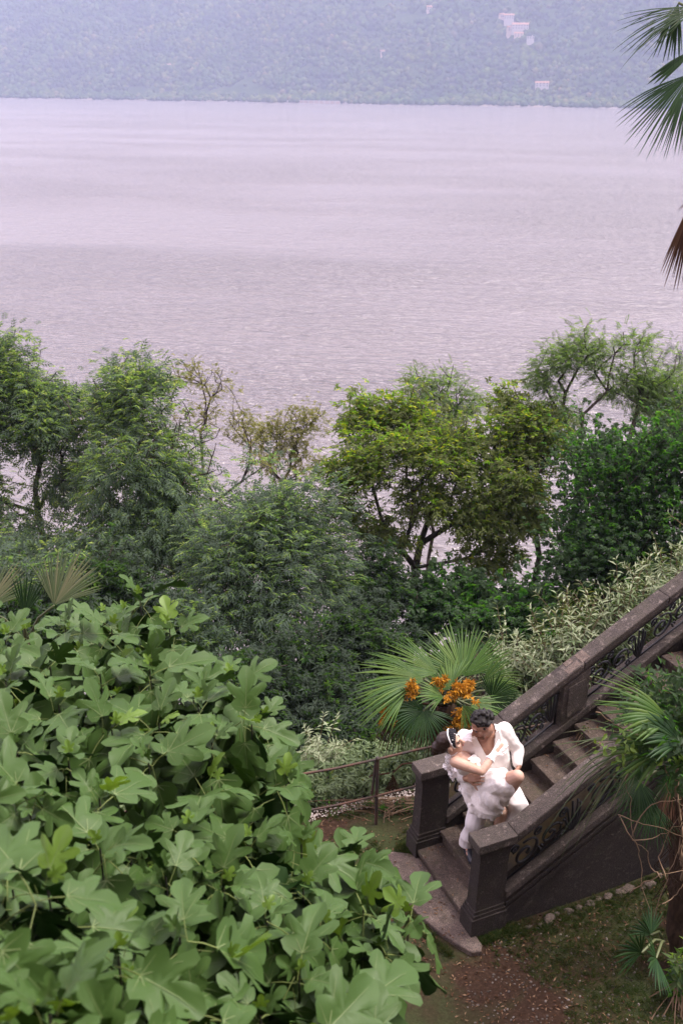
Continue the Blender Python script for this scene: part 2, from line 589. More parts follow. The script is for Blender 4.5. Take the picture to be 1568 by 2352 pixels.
def house(X, Y, w, d, h, rz, wall, label, group='houses on the far slope', flat=False, cols=3, rows=2):
    p = hill_at(X, Y)
    w, d, h = w * .68, d * .7, h * .66
    o = empty('house', p + Vector((0, 0, 4.2)), rz)
    tag(o, label, 'house', group)
    b = MB(); b.box(-w / 2, w / 2, -d / 2, d / 2, -9, h); b.build('wall', wall, o)
    r = MB()
    if flat:
        r.box(-w / 2 - .4, w / 2 + .4, -d / 2 - .4, d / 2 + .4, h + .01, h + .5)
        ro = r.build('roof', M['wallwhite'], o)
    else:
        rh = d * .28
        r.add([(-w / 2 - .5, -d / 2 - .6, h - .1), (w / 2 + .5, -d / 2 - .6, h - .1), (w / 2 + .5, d / 2 + .6, h - .1), (-w / 2 - .5, d / 2 + .6, h - .1),
               (-w / 2 - .5, 0, h + rh), (w / 2 + .5, 0, h + rh)], [(0, 1, 5, 4), (2, 3, 4, 5), (1, 2, 5), (3, 0, 4), (3, 2, 1, 0)])
        ro = r.build('roof', M['rooftile'], o)
    ch = MB(); ch.box(w * .2, w * .2 + .9, -.45, .45, h * .9, h + d * .38); ch.build('chimney', wall, ro)
    for i in range(cols):
        for j in range(rows):
            x = -w / 2 + w * (i + .5) / cols; z = h * (j + .35) / rows
            f = MB(); f.box(x - .75, x + .75, -d / 2 - .12, -d / 2 - .003, z - .1, z + 1.7)
            wo = f.build('window', M['wallwhite'], o)
            g = MB(); g.box(x - .6, x + .6, -d / 2 - .16, -d / 2 - .123, z, z + 1.55); g.build('pane', M['darkpane'], wo)
    return o


house(1168, 52, 20, 11, 8, R(-12), M['wallwhite'], 'white house standing highest of the hamlet on the far slope', cols=4)
house(1193, 76, 34, 13, 10, R(-4), M['wallwhite'], 'long white house in the middle of the far hamlet', cols=6)
house(1172, 80, 16, 11, 8, R(10), M['wallcream'], 'cream house against the left end of the long white house')
house(1190, 93, 18, 10, 7, R(-15), M['wallcream'], 'cream house just below the long white house')
house(1217, 98, 15, 8, 5, R(-8), M['wallwhite'], 'flat roofed white house lowest of the far hamlet', flat=True)
house(1152, 48, 12, 9, 6, R(20), M['wallcream'], 'small cream house beside the highest white house of the hamlet')
house(1243, 208, 26, 10, 8, R(-6), M['wallwhite'], 'white villa standing alone among trees near the far shore', cols=4)
house(985, 32, 11, 9, 8, R(5), M['wallcream'], 'lone cream house high in the woods left of the hamlet')
house(878, 130, 9, 8, 5, R(0), M['wallcream'], 'tiny cream cottage alone in the middle of the far woods', cols=2)
house(388, 160, 9, 7, 5, R(0), M['wallcream'], 'cream cottage in the left part of the far woods', cols=2)

# pale shore road wall with buttresses
pa, pb = onz(655, 236.5, LAKE_Z), onz(800, 239, LAKE_Z)
dv = (pb - pa); dv.z = 0; L = dv.length
o = empty('shore_wall', pa + Vector((0, -6, 0)), math.atan2(dv.y, dv.x))
tag(o, 'long pale retaining wall along the waterline of the far shore', 'wall')
b = MB(); b.box(0, L, 0, 2, -2, 3.4); b.build('wall', M['wallcream'], o)
b = MB(); b.box(-1, L + 1, -.5, 2.5, 3.401, 3.9); b.build('coping', M['wallwhite'], o)
for k in range(12):
    b = MB(); x = (k + .5) * L / 12; b.box(x - .9, x + .9, -1.2, -.003, -2, 3.2); b.build('buttress', M['wallwhite'], o)

# air over the lake
hz = MB(); hz.box(-4900, 4900, -300, 4900, LAKE_Z - 4, 640)
t = NT('haze air')
t.n.remove(t.p)
pv = t.node('ShaderNodeVolumePrincipled')
pv.inputs['Color'].default_value = (.61, .69, 1.0, 1)
pv.inputs['Density'].default_value = .00028
pv.inputs['Anisotropy'].default_value = .2
t.l.new(pv.outputs[0], t.out.inputs['Volume'])
tag(hz.build('haze', t.m), kind='stuff')

# ================================================================== STAIRCASE
NST = 20
stair = tag(empty('stone_staircase', F0, TH), 'dark weathered stone garden stairs climbing between scrolled iron balustrades', 'staircase')
PL, PW, W = .434, .217, 1.005
YI, YO = PW, PW + W            # inner faces of near / far balustrade
YF = YO + PW
for k in range(1, NST + 1):
    b = MB(); x = N0 + (k - 1) * RUN; z = k * RISE
    b.box(x - .028, x + RUN + .03, YI - .02, YO + .02, z - .055, z)
    b.box(x, x + RUN + .03, YI - .018, YO + .018, z - RISE - .06 if k > 1 else -.1, z - .056)
    b.build('step', M['tread'], stair, bevel=.008)


def line(z0, x): return z0 + SLOPE * (x - PL)


ZR = 1.20                      # rail top over the pier
XE = N0 + NST * RUN
ZS = line(.16 + SLOPE * (PL - N0) + .13, PL)   # curb top at x=PL


def slab(name, x0, x1, y0, y1, top, bot, mat, parent, bevel=.006):
    """a sloping bar; top / bot: heights at x = PL (bot may be a ground level given as ('g', z))"""
    b = MB()
    zt0, zt1 = line(top, x0), line(top, x1)
    zb0, zb1 = (bot[1], bot[1]) if isinstance(bot, tuple) else (line(bot, x0), line(bot, x1))
    b.add([(x0, y0, zb0), (x1, y0, zb1), (x1, y1, zb1), (x0, y1, zb0), (x0, y0, zt0), (x1, y0, zt1), (x1, y1, zt1), (x0, y1, zt0)],
          [(0, 3, 2, 1), (4, 5, 6, 7), (0, 1, 5, 4), (1, 2, 6, 5), (2, 3, 7, 6), (3, 0, 4, 7)])
    return b.build(name, mat, parent, bevel=bevel)


def ring(x0, x1, y0, y1, z): return [(x0, y0, z), (x1, y0, z), (x1, y1, z), (x0, y1, z)]


def spiral(cx, cz, r0, r1, a0, turns, n=16):
    return [(cx + (r0 + (r1 - r0) * i / n) * math.cos(a0 + turns * 2 * math.pi * i / n), cz + (r0 + (r1 - r0) * i / n) * math.sin(a0 + turns * 2 * math.pi * i / n)) for i in range(n + 1)]


# one bay of ironwork in a (u along, w up) frame, 0..0.80 by 0..0.46; every piece its own mesh
H_I = .44


def bay_curves():
    cs = []
    cs.append(('scroll', spiral(.20, .21, .028, .15, R(-60), 1.45, 26), .0125))
    cs.append(('scroll', spiral(.47, .20, .022, .115, R(120), -1.4, 24), .0115))
    cs.append(('scroll', spiral(.33, .375, .014, .05, R(200), 1.3, 16), .010))
    cs.append(('scroll', spiral(.08, .36, .012, .05, R(0), -1.3, 16), .010))
    cs.append(('scroll', spiral(.60, .36, .012, .055, R(180), 1.3, 16), .010))
    cs.append(('scroll', spiral(.59, .07, .010, .045, R(90), -1.2, 14), .009))
    # fan of blades
    for a, l in ((62, .30), (78, .36), (95, .38), (112, .33), (130, .25)):
        pts = []
        for i in range(7):
            s = i / 6
            aa = R(a) + (R(a) - R(95)) * -.5 * s
            pts.append((.72 + l * s * math.cos(aa), .03 + l * s * math.sin(aa)))
        cs.append(('blade', pts, .013))
    return cs


def iron_mesh(pts, r, y):
    b = MB()
    n = len(pts)
    P = [(u, y, u * SLOPE + w) for u, w in pts]
    rr = [r * (1.0 if i < n - 3 else .7) for i in range(n)]
    b.tube(P, rr, 5)
    return b.mesh('scroll', True)


bay = [(nm, iron_mesh(p, r * 1.3, 0.0)) for nm, p, r in bay_curves()]
for _, me in bay: me.materials.append(M['iron'])
sph = MB(); IVs = IV[:, :] * .017
sph.add([tuple(q) for q in IVs], [tuple(f) for f in IF])
bud_me = sph.mesh('bud', True); bud_me.materials.append(M['iron'])


def ironwork(x0, x1, y, zcurb, parent, plate=None):
    pan = empty('iron_panel', (0, 0, 0), 0, parent)
    b = MB()
    L = x1 - x0
    for (a0, h0, a1, h1, r) in ((x0, .03, x1, .03, .012), (x0, H_I, x1, H_I, .012), (x0 + .012, .0, x0 + .012, H_I, .013), (x1 - .012, 0, x1 - .012, H_I, .013)):
        f = MB(); f.tube([(a0, y, line(zcurb, a0) + h0), (a1, y, line(zcurb, a1) + h1)], r, 6)
        f.build('bar', M['iron'], pan, True)
    nb = max(1, round(L / .80))
    st = L / nb
    for k in range(nb):
        xa = x0 + k * st
        for nm, me in bay:
            o = link(nm, me, None, pan)
            o.location = (xa, y, line(zcurb, xa) + .005)
            o.scale.x = st / .80
            o.scale.z = 1.0
        for du, dw in ((.36, .10), (.345, .135), (.375, .135), (.58, .21), (.60, .235), (.56, .235)):
            o = link('bud', bud_me, None, pan)
            u = du * st / .80
            o.location = (xa + u, y - .01, line(zcurb, xa + u) + dw)
    if plate:
        slab('backing_plate', x0, x1, y + .080, y + .092, zcurb + H_I, zcurb, plate, pan, 0)
    return pan


def pier(y0, y1, name='newel_post', z_cap=ZR):
    p = empty(name, (0, 0, 0), 0, stair)
    sh = MB(); e = .02
    sh.loft([ring(-e - .012, PL - .055, y0 - .012, y1 + .012, -.15), ring(-e - .012, PL - .055, y0 - .012, y1 + .012, .26)])
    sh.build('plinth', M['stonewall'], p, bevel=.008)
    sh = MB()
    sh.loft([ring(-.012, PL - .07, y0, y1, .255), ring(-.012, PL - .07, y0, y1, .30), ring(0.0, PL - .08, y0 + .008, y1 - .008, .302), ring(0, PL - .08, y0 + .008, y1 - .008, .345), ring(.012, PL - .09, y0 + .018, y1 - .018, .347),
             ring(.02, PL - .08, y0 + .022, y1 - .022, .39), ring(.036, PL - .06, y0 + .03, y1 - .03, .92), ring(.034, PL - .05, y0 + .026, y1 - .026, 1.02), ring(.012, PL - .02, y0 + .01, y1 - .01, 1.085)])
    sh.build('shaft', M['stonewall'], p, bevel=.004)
    sh = MB()
    sh.loft([ring(.006, PL - .006, y0 + .006, y1 - .006, 1.087), ring(-.004, PL + .0, y0 - .006, y1 + .006, 1.10), ring(-.004, PL + .0, y0 - .006, y1 + .006, z_cap)])
    sh.build('cap', M['stone'], p, bevel=.01)
    return p


pier(0, PW); pier(YO, YF)
for (y0, y1, near) in ((0.0, PW, True), (YO, YF, False)):
    bl = empty('balustrade', (0, 0, 0), 0, stair)
    xa = PL + .003
    for xb in ((1.36, 2.42, 3.30, 4.4, XE) if near else (1.05, 2.02, 3.1, 4.25, XE)):
        slab('handrail', xa, xb - .006, y0 + .006 + .002 * math.sin(xb * 9), y1 - .006, ZR + .0025 * math.sin(xb * 7), ZR - .095, M['stone'], bl, .012)
        xa = xb
    slab('rail_moulding', PL + .003, XE, y0 + .03, y1 - .03, ZR - .096, ZR - .145, M['stone'], bl, .006)
    slab('curb_coping', PL - .07, XE, y0 + .01, y1 - .01, ZS, ZS - .10, M['stone'], bl, .01)
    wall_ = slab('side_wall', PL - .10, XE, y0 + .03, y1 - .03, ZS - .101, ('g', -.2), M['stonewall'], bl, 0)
    if near:
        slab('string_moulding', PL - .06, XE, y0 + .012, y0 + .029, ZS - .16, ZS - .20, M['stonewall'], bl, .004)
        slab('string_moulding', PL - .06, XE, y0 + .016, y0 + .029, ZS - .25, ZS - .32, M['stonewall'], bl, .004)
    ym = (y0 + y1) / 2
    posts = [3.02] if near else [1.78, 4.55]
    xs_ = [PL + .0] + posts + [XE]
    for i, xp in enumerate(posts):
        q = empty('baluster_post', (0, 0, 0), 0, bl)
        b = MB()
        zb0, zb1 = line(ZS, xp), line(ZS, xp + .34)
        zt0, zt1 = line(ZR - .146, xp), line(ZR - .146, xp + .34)
        b.add([(xp, y0 + .02, zb0), (xp + .34, y0 + .02, zb1), (xp + .34, y1 - .02, zb1), (xp, y1 - .02, zb0), (xp, y0 + .02, zt0), (xp + .34, y0 + .02, zt1), (xp + .34, y1 - .02, zt1), (xp, y1 - .02, zt0)],
              [(0, 3, 2, 1), (4, 5, 6, 7), (0, 1, 5, 4), (1, 2, 6, 5), (2, 3, 7, 6), (3, 0, 4, 7)])
        b.build('shaft', M['stone'], q, bevel=.008)
        if not near:
            b = MB(); dz0 = line(ZR - .20, xp + .03); dz1 = line(ZS, xp + .03)
            b.add([(xp + .06, y0 + .006, zb0 + .12), (xp + .28, y0 + .006, zb1 - .0), (xp + .28, y0 + .018, zb1), (xp + .06, y0 + .018, zb0 + .12),
                   (xp + .06, y0 + .006, zt0 - .01), (xp + .28, y0 + .006, zt1 - .13), (xp + .28, y0 + .018, zt1 - .13), (xp + .06, y0 + .018, zt0 - .01)],
                  [(0, 3, 2, 1), (4, 5, 6, 7), (0, 1, 5, 4), (1, 2, 6, 5), (2, 3, 7, 6), (3, 0, 4, 7)])
            b.build('raised_panel', M['stone'], q, bevel=.004)
    starts = [PL - .04] + [p_ + .34 for p_ in posts]
    ends = posts + [XE]
    for s_, e_ in zip(starts, ends):
        if e_ - s_ > .3: ironwork(s_ + .004, e_ - .004, ym, ZS, bl, M['ochre'] if near else None)
# broken pale patch on the far rail above its post
for (xa, xb, ya, yb, dz) in ((1.82, 1.98, YO + .02, YO + .11, .003), (2.0, 2.10, YO + .03, YO + .19, .003), (1.86, 1.95, YO + .13, YO + .20, .003)):
    slab('mortar_patch', xa, xb, ya, yb, ZR + dz + .004, ZR + .0005, M['slab'], stair, .002)

# landing slab in front of the first step
lb = MB()
pts = [(-.02, -.20), (.03, -.13), (.02, 1.20), (-.06, 1.32), (-.22, 1.42), (-.40, 1.38), (-.46, 1.12), (-.43, .80), (-.38, .50), (-.30, .22), (-.20, -.02), (-.12, -.17)]
n = len(pts)
lb.loft([[(x, y, -.1) for x, y in pts], [(x, y, .035) for x, y in pts], [(x * .985, y * .99 + .005, .05) for x, y in pts]])
lo = lb.build('landing_slab', M['slab'], None, bevel=.01)
lo.location = F0; lo.rotation_euler = (0, 0, TH)
tag(lo, 'worn pinkish stone slab lying on the ground before the first step', 'stone slab')

# rubble stones along the foot of the near wall
NR = 26
rub_me = []
for k in range(5):
    rn = np.random.default_rng(k)
    vv = IV * (1 + rn.uniform(-.25, .25, (len(IV), 1))) * np.array([1.25, .8, .62])
    me = npmesh('rubble_stone', vv * .075, IF); me.materials.append(M['rubble']); rub_me.append(me)
for k in range(NR):
    a = .62 + k * .13 + random.uniform(-.03, .03)
    o = link('rubble_stone', rub_me[k % 5])
    p = loc2w(a, -.055 + random.uniform(-.05, .02))
    o.location = (p.x, p.y, gz(p.x, p.y) + random.uniform(-.02, .02)); s = random.uniform(.4, .95); o.scale = (s, s, s); o.rotation_euler = (random.uniform(-.3, .3), random.uniform(-.3, .3), TH + random.uniform(-.6, .6))
    tag(o, 'rough pale stone in the row along the foot of the stair wall', 'stone', 'stones along the foot of the stair wall')

# iron railing left of the far pier
rl = tag(empty('iron_railing', (RP0.x, RP0.y, 0), RW_ANG), 'rusty two bar iron railing along the slope edge left of the stairs', 'railing')
b = MB(); b.tube([(0, 0, -.3), (0, 0, .97)], .020, 6); b.build('post', M['rail'], rl)
b = MB(); b.tube([(-.05, .02, .45), (-.012, .02, .94)], .015, 6); b.build('brace', M['rail'], rl)
b = MB(); b.tube([(-2.6, 0, -.3), (-2.6, 0, .95)], .020, 6); b.build('post', M['rail'], rl)
for z in (.95, .43):
    pts = [(-4.5 + .5 * i, .0 + .008 * math.sin(i * 2.1), z + .01 * math.sin(i * 1.3)) for i in range(15)]
    b = MB(); b.tube(pts, .0145 if z > .6 else .013, 6); b.build('rail', M['rail'], rl, True)
for z in (.95, .43):
    b = MB(); b.add([tuple(q * np.array([.028, .028, .026]) + np.array([0, 0, z])) for q in IV], [tuple(f) for f in IF]); b.build('joint', M['rail'], rl, True)

# unseen villa added behind the camera to block sky light and shade near faces
M['stucco'] = m_stone('old ochre stucco', (.17, .125, .08), (.25, .19, .125), (.32, .26, .19), .1)
shade_villa = tag(empty('villa', (0, -1.6, 0)), kind='structure')
b = MB(); b.box(-13, 15, -9, 0, -.3, 13.5); b.build('wall', M['stucco'], shade_villa)
b = MB(); b.box(-13.4, 15.4, -.001, .18, 5.9, 6.15); b.build('string_course', M['slab'], shade_villa)
b = MB(); b.add([(-14, 1.1, 13.5), (16, 1.1, 13.5), (16, -10, 13.5), (-14, -10, 13.5), (-10, -4.5, 16), (12, -4.5, 16)], [(0, 1, 5, 4), (2, 3, 4, 5), (1, 2, 5), (3, 0, 4), (3, 2, 1, 0)])
b.build('roof', M['rooftile'], shade_villa)
for zz in (1.2, 6.9, 10.3):
    for xx in (-10, -6, -2, 2.2, 6.4, 10.6):
        b = MB(); b.box(xx - .75, xx + .75, .002, .12, zz, zz + 2.3); wo = b.build('window', M['slab'], shade_villa)
        b = MB(); b.box(xx - .55, xx + .55, .122, .14, zz + .18, zz + 2.12); b.build('pane', M['darkpane'], wo)

# ================================================================== VEGETATION
def unit(v): return v / np.maximum(np.linalg.norm(v, axis=-1, keepdims=True), 1e-9)


def NP(v): return np.array(v[:], float)


def frames(Y, N):
    """rotation matrices with columns X, Y, Z from leaf axis Y and rough normal N"""
    Y = unit(Y)
    X = unit(np.cross(Y, N))
    Z = np.cross(X, Y)
    return np.stack([X, Y, Z], -1)


def scatter(tv, tf, pos, Y, N, scale):
    """copies of a template into one vertex / face array"""
    Rm = frames(Y, N)
    V = np.einsum('nij,vj->nvi', Rm, tv) * np.asarray(scale)[:, None, None] + pos[:, None, :]
    F = (tf[None] + (np.arange(len(pos)) * len(tv))[:, None, None]).reshape(-1, tf.shape[1])
    return V.reshape(-1, 3), F


def leaflet(base, ang, l, w, dz=0.0, fold=.25):
    """one leaflet, two quads folded along the midrib"""
    d = np.array([math.sin(ang), math.cos(ang), dz]); d /= np.linalg.norm(d)
    s = np.array([d[1], -d[0], 0])
    up = np.array([0, 0, 1.])
    b = np.array(base)
    m = b + d * l * .45
    return [b, m - s * w * .5 + up * w * fold, b + d * l - up * l * .15, m + s * w * .5 + up * w * fold, m]


def spray(leaflets):
    V, F = [], []
    for q in leaflets:
        k = len(V); V += q[:4]
        F += [(k, k + 1, k + 2), (k, k + 2, k + 3)]
    return np.array(V), np.array(F)


def pinnate(n, L, l, w):
    ls = []
    for i in range(n):
        y = L * (i + .6) / n
        z = -.18 * y * y / L
        for s in (-1, 1): ls.append(leaflet((0, y, z), s * R(52), l * (1 - .25 * abs(i / n - .5)), w, -.25))
    ls.append(leaflet((0, L, -.18 * L), 0, l, w, -.3))
    return spray(ls)


def tuft(n, l, w, el=.1, seed=1):
    rn = np.random.default_rng(seed)
    return spray([leaflet((rn.uniform(-.02, .02), rn.uniform(-.02, .02), rn.uniform(-.02, .02)), 2 * math.pi * i / n + rn.uniform(-.3, .3), l * rn.uniform(.7, 1.1), w, rn.uniform(-.7, .3)) for i in range(n)])


SPR = {'ash': pinnate(3, .22, .135, .044), 'locust': pinnate(5, .20, .06, .024), 'broad': tuft(6, .15, .055), 'ivy': tuft(6, .11, .075, seed=3),
       'fine': pinnate(4, .15, .05, .016), 'scrub': tuft(7, .10, .036, seed=4)}


def E(X, Y, y, rX, rY, rD=None):
    c = NP(at(X, Y, y))
    dep = (Vector(c) - CAM).length * math.cos(R(8))
    k = .43495 * dep / FPX
    rx, rz = rX * k, rY * k * 1.05
    return c, np.array([rx, (rD if rD else (rx + rz) / 2), rz])


def sample_crown(cl, n, rn, shell=.45):
    w = np.array([np.prod(r) ** (2 / 3) for _, r in cl]); w /= w.sum()
    k = rn.choice(len(cl), n, p=w)
    d = unit(rn.normal(size=(n, 3)))
    d[:, 2] = np.where((d[:, 2] < -.3) & (rn.random(n) < .5), -d[:, 2], d[:, 2])
    rad = rn.random(n) ** shell
    C = np.array([c for c, _ in cl])[k]; RR = np.array([r for _, r in cl])[k]
    return C + d * rad[:, None] * RR, d


def skeleton(base, top, tips, rn, step=.7, bal=.45, wob=.12):
    """joins the tips to a trunk by short branches; returns nodes, parents"""
    nodes = [np.array(base)]; par = [-1]; plen = [0.0]
    n = max(3, int(np.linalg.norm(np.array(top) - np.array(base)) / step))
    for i in range(1, n + 1):
        p = np.array(base) + (np.array(top) - np.array(base)) * i / n + rn.normal(0, wob * .7, 3) * (i < n)
        nodes.append(p); par.append(len(nodes) - 2); plen.append(plen[-1] + step)
    cap = len(nodes) + len(tips) * 14
    A = np.zeros((cap, 3)); A[:len(nodes)] = nodes
    PL_ = np.zeros(cap); PL_[:len(nodes)] = plen
    PA = np.full(cap, -1); PA[:len(nodes)] = par
    m = len(nodes)
    low = max(1, n // 3)
    order = np.argsort(np.linalg.norm(tips - np.array(top), axis=1))
    tipn = []
    for t_ in order:
        tp = tips[t_]
        dd = np.linalg.norm(A[low:m] - tp, axis=1)
        rise = np.maximum(A[low:m, 2] - tp[2], 0)
        j = low + int(np.argmin(dd + bal * PL_[low:m] + .6 * rise))
        L = np.linalg.norm(A[j] - tp)
        k = min(12, max(1, int(L / step)))
        p0 = A[j].copy(); prev = j
        for i in range(1, k + 1):
            s = i / k
            p = p0 + (tp - p0) * s + (rn.normal(0, wob, 3) if i < k else 0)
            p[2] += .16 * L * math.sin(s * math.pi) * .6
            A[m] = p; PA[m] = prev; PL_[m] = PL_[prev] + L / k; prev = m; m += 1
        tipn.append(prev)
    return A[:m], PA[:m], np.array(tipn), n


def limb_mesh(name, A, PA, rt, expo, sides=5, rmax=.4):
    m = len(A)
    cnt = np.zeros(m)
    has = np.zeros(m, bool); has[PA[PA >= 0]] = True
    cnt[~has] = 1
    for i in range(m - 1, 0, -1): cnt[PA[i]] += cnt[i]
    r = np.minimum(rt * np.maximum(cnt, 1) ** expo, rmax)
    c = np.nonzero(PA >= 0)[0]; p = PA[c]
    r0 = np.minimum(r[p], r[c] * 1.35); r1 = r[c]
    d = unit(A[c] - A[p])
    ref = np.where(np.abs(d[:, 2:3]) > .9, np.array([[1., 0, 0]]), np.array([[0, 0, 1.]]))
    s = unit(np.cross(d, ref)); u = np.cross(s, d)
    an = 2 * np.pi * np.arange(sides) / sides
    off = s[:, None] * np.cos(an)[None, :, None] + u[:, None] * np.sin(an)[None, :, None]
    V = np.concatenate([A[p][:, None] + off * r0[:, None, None], (A[c] + d * (r1 * .4)[:, None])[:, None] + off * r1[:, None, None]], 1)
    k = np.arange(sides)
    f = np.stack([k, (k + 1) % sides, sides + (k + 1) % sides, sides + k], 1)
    F = (f[None] + (np.arange(len(c)) * 2 * sides)[:, None, None]).reshape(-1, 4)
    return npmesh(name, V.reshape(-1, 3), F, True)


def tree(name, label, cat, base, top, cl, ntip, nleaf, kind, mat, group=None, seed=0, rt=.0085, expo=.45, lscale=1.0, spread=.38, droop=.08, barkm='bark', shell=.4, wob=.12, lead=1.0, thin=.42):
    rn = np.random.default_rng(seed)
    base = NP(base); base[2] = gz(base[0], base[1]) - .3
    root = tag(empty(name, Vector(base)), label, cat, group)
    tips, _ = sample_crown(cl, ntip, rn, shell)
    # leaders that stand out of the crown, and thin places in it
    top_ = (_[:, 2] > .35) & (rn.random(len(tips)) < .3)
    tips[:, 2] += np.where(top_, rn.uniform(.1, .9, len(tips)) * lead, 0)
    A, PA, tipn, ntr = skeleton(base, NP(top), tips, rn, wob=wob)
    lm = limb_mesh('trunk', A - base, PA, rt, expo)
    link('trunk', lm, M[barkm], root)
    tv, tf = SPR[kind]
    nodes = np.concatenate([tipn, tipn, tipn, PA[tipn], np.arange(ntr + 1, len(A))[rn.random(len(A) - ntr - 1) < .35]])
    pk = rn.choice(nodes, nleaf)
    ctr = np.average([c for c, _ in cl], axis=0)
    off = rn.normal(0, spread * .6, (nleaf, 3)) * np.array([1, 1, .75])
    pos = A[pk] + off
    gap = (vnoise(pos[:, 0] * 1.1 + pos[:, 2] * .4, pos[:, 2] * 1.1 - pos[:, 1] * .5, seed) < thin * vnoise(pos[:, 0] * .5, pos[:, 2] * .5 + pos[:, 1] * .3, seed + 5) * 1.6)
    pos = pos[~gap]; off = off[~gap]; nleaf = len(pos)
    out = unit(pos - ctr) * .55 + unit(off) * .7 + rn.normal(0, .35, (nleaf, 3))
    out[:, 2] = out[:, 2] * .6 - droop
    N = np.array([0, 0, 1.]) + rn.normal(0, .38, (nleaf, 3))
    V, F = scatter(tv, tf, pos - base, out, N, rn.uniform(.7, 1.2, nleaf) * lscale)
    link('crown', npmesh('crown', V, F), M[mat], root)
    return root


TG = 'trees on the lake slope'


def onground(X, y): p = at(X, 1200, y); return Vector((p.x, y, 0))


tree('ash_tree', 'feathery green ash tree rising highest at the left edge of the photo', 'tree', onground(110, 22), at(80, 1120, 22),
     [E(10, 830, 22, 60, 55), E(70, 930, 22, 130, 80), E(-60, 1000, 22, 90, 110), E(150, 960, 22, 90, 80), E(20, 1235, 20.5, 130, 45), E(180, 1300, 19, 120, 50), E(-20, 1310, 19, 100, 50), E(100, 1010, 22, 80, 60), E(150, 1130, 22, 60, 70), E(-30, 1120, 22, 45, 60)],
     380, 10500, 'ash', 'ash', TG, 11, lscale=.82, lead=.45)
tree('ash_tree', 'broad feathery green ash tree second from the left in front of the bare limbed tree', 'tree', onground(360, 20.5), at(350, 1200, 20.5),
     [E(305, 880, 21, 45, 40), E(240, 930, 21, 70, 60), E(350, 950, 21, 110, 60), E(400, 1030, 20.5, 140, 80), E(270, 1090, 20, 110, 90), E(420, 1150, 20, 120, 90), E(300, 1230, 19.5, 120, 90), E(440, 1270, 19.5, 90, 80)],
     400, 10500, 'ash', 'ash', TG, 12, lscale=.82, lead=.6)
tree('ash_tree', 'low grey green ash tree with a rounded crown in the middle of the slope', 'tree', onground(620, 17.5), at(610, 1420, 17.5),
     [E(650, 1190, 18, 130, 55), E(560, 1290, 17.5, 140, 90), E(710, 1290, 17.5, 100, 90), E(480, 1400, 17, 110, 80), E(620, 1420, 16.5, 130, 90), E(740, 1400, 17, 80, 80), E(520, 1500, 16, 110, 60)],
     400, 10500, 'ash', 'ashblue', TG, 13, lscale=.8)
tree('bare_tree', 'nearly bare tree with pale sparse leaves between the ash trees and the lake', 'tree', onground(480, 28), at(485, 1130, 28),
     [E(430, 870, 28, 50, 35), E(500, 900, 28, 45, 60), E(465, 975, 28, 60, 40), E(560, 985, 28, 60, 30), E(600, 1060, 28, 60, 25)],
     140, 900, 'broad', 'bare', TG, 14, lscale=.6, thin=.2, lead=.4, rt=.009, spread=.3, wob=.2)
tree('bare_tree', 'sparse yellow leaved tree with fine bare twigs left of the golden crowned tree', 'tree', onground(640, 29), at(650, 1110, 29),
     [E(640, 1000, 29, 55, 40), E(690, 990, 29, 45, 45), E(600, 1010, 29, 50, 40), E(670, 1070, 29, 80, 40), E(720, 960, 29, 25, 30)],
     190, 1700, 'broad', 'bare', TG, 15, lscale=.6, thin=.2, lead=.4, rt=.009, spread=.3, wob=.2)
tree('leafy_tree', 'spreading tree with golden green crown and dark forked trunk above the fan palm', 'tree', onground(958, 19.5), at(965, 1250, 19.5),
     [E(830, 975, 20, 65, 45), E(905, 950, 20, 55, 35), E(985, 1000, 20, 110, 55), E(795, 1080, 19, 65, 60), E(900, 1060, 19, 120, 60), E(1060, 1070, 19.5, 120, 60), E(1150, 1010, 20, 70, 40), E(1190, 1060, 20, 60, 50),
      E(800, 1180, 19, 50, 30), E(1100, 1200, 19, 90, 40), E(980, 1160, 19, 80, 40), E(1120, 1280, 19, 70, 40), E(880, 1240, 19, 60, 40)],
     460, 8600, 'broad', 'golden', TG, 16, rt=.0085, wob=.15, spread=.30, lscale=.76, thin=.03, lead=.5)
tree('locust_tree', 'light feathery locust top standing up behind the golden green crown', 'tree', onground(1010, 24), at(1010, 1050, 24),
     [E(960, 890, 24, 45, 35), E(1015, 895, 24, 55, 35), E(1065, 930, 24, 45, 30), E(1010, 960, 24, 70, 40)],
     130, 1500, 'locust', 'locust', TG, 17, spread=.2, wob=.18, lscale=.9, thin=.12, lead=.5)
tree('slender_tree', 'slender leaning tree with thin bare trunk right of the golden crown', 'tree', onground(1236, 19), at(1238, 1130, 19),
     [E(1160, 935, 21, 45, 22), E(1230, 960, 20, 45, 35), E(1255, 1030, 19.5, 50, 40), E(1200, 1130, 19, 60, 45), E(1130, 1170, 19, 60, 45), E(1200, 1200, 19, 45, 35)],
     150, 2900, 'broad', 'golden', TG, 18, rt=.009, wob=.15, spread=.28, lscale=.76, thin=.05, lead=.5)
tree('locust_tree', 'tall open locust tree with bare forking limbs at the right edge', 'tree', onground(1330, 20), at(1330, 1040, 20),
     [E(1300, 830, 20.5, 45, 45), E(1250, 870, 20.5, 35, 40), E(1345, 800, 20.5, 40, 30), E(1400, 860, 20.5, 60, 50), E(1455, 810, 20.5, 40, 45), E(1460, 900, 20.5, 60, 50), E(1530, 900, 20.5, 60, 50), E(1290, 960, 20, 60, 40), E(1540, 980, 20, 60, 50)],
     240, 4600, 'locust', 'locust', TG, 19, rt=.009, wob=.2, spread=.2, lscale=.85, thin=.12, lead=.6)
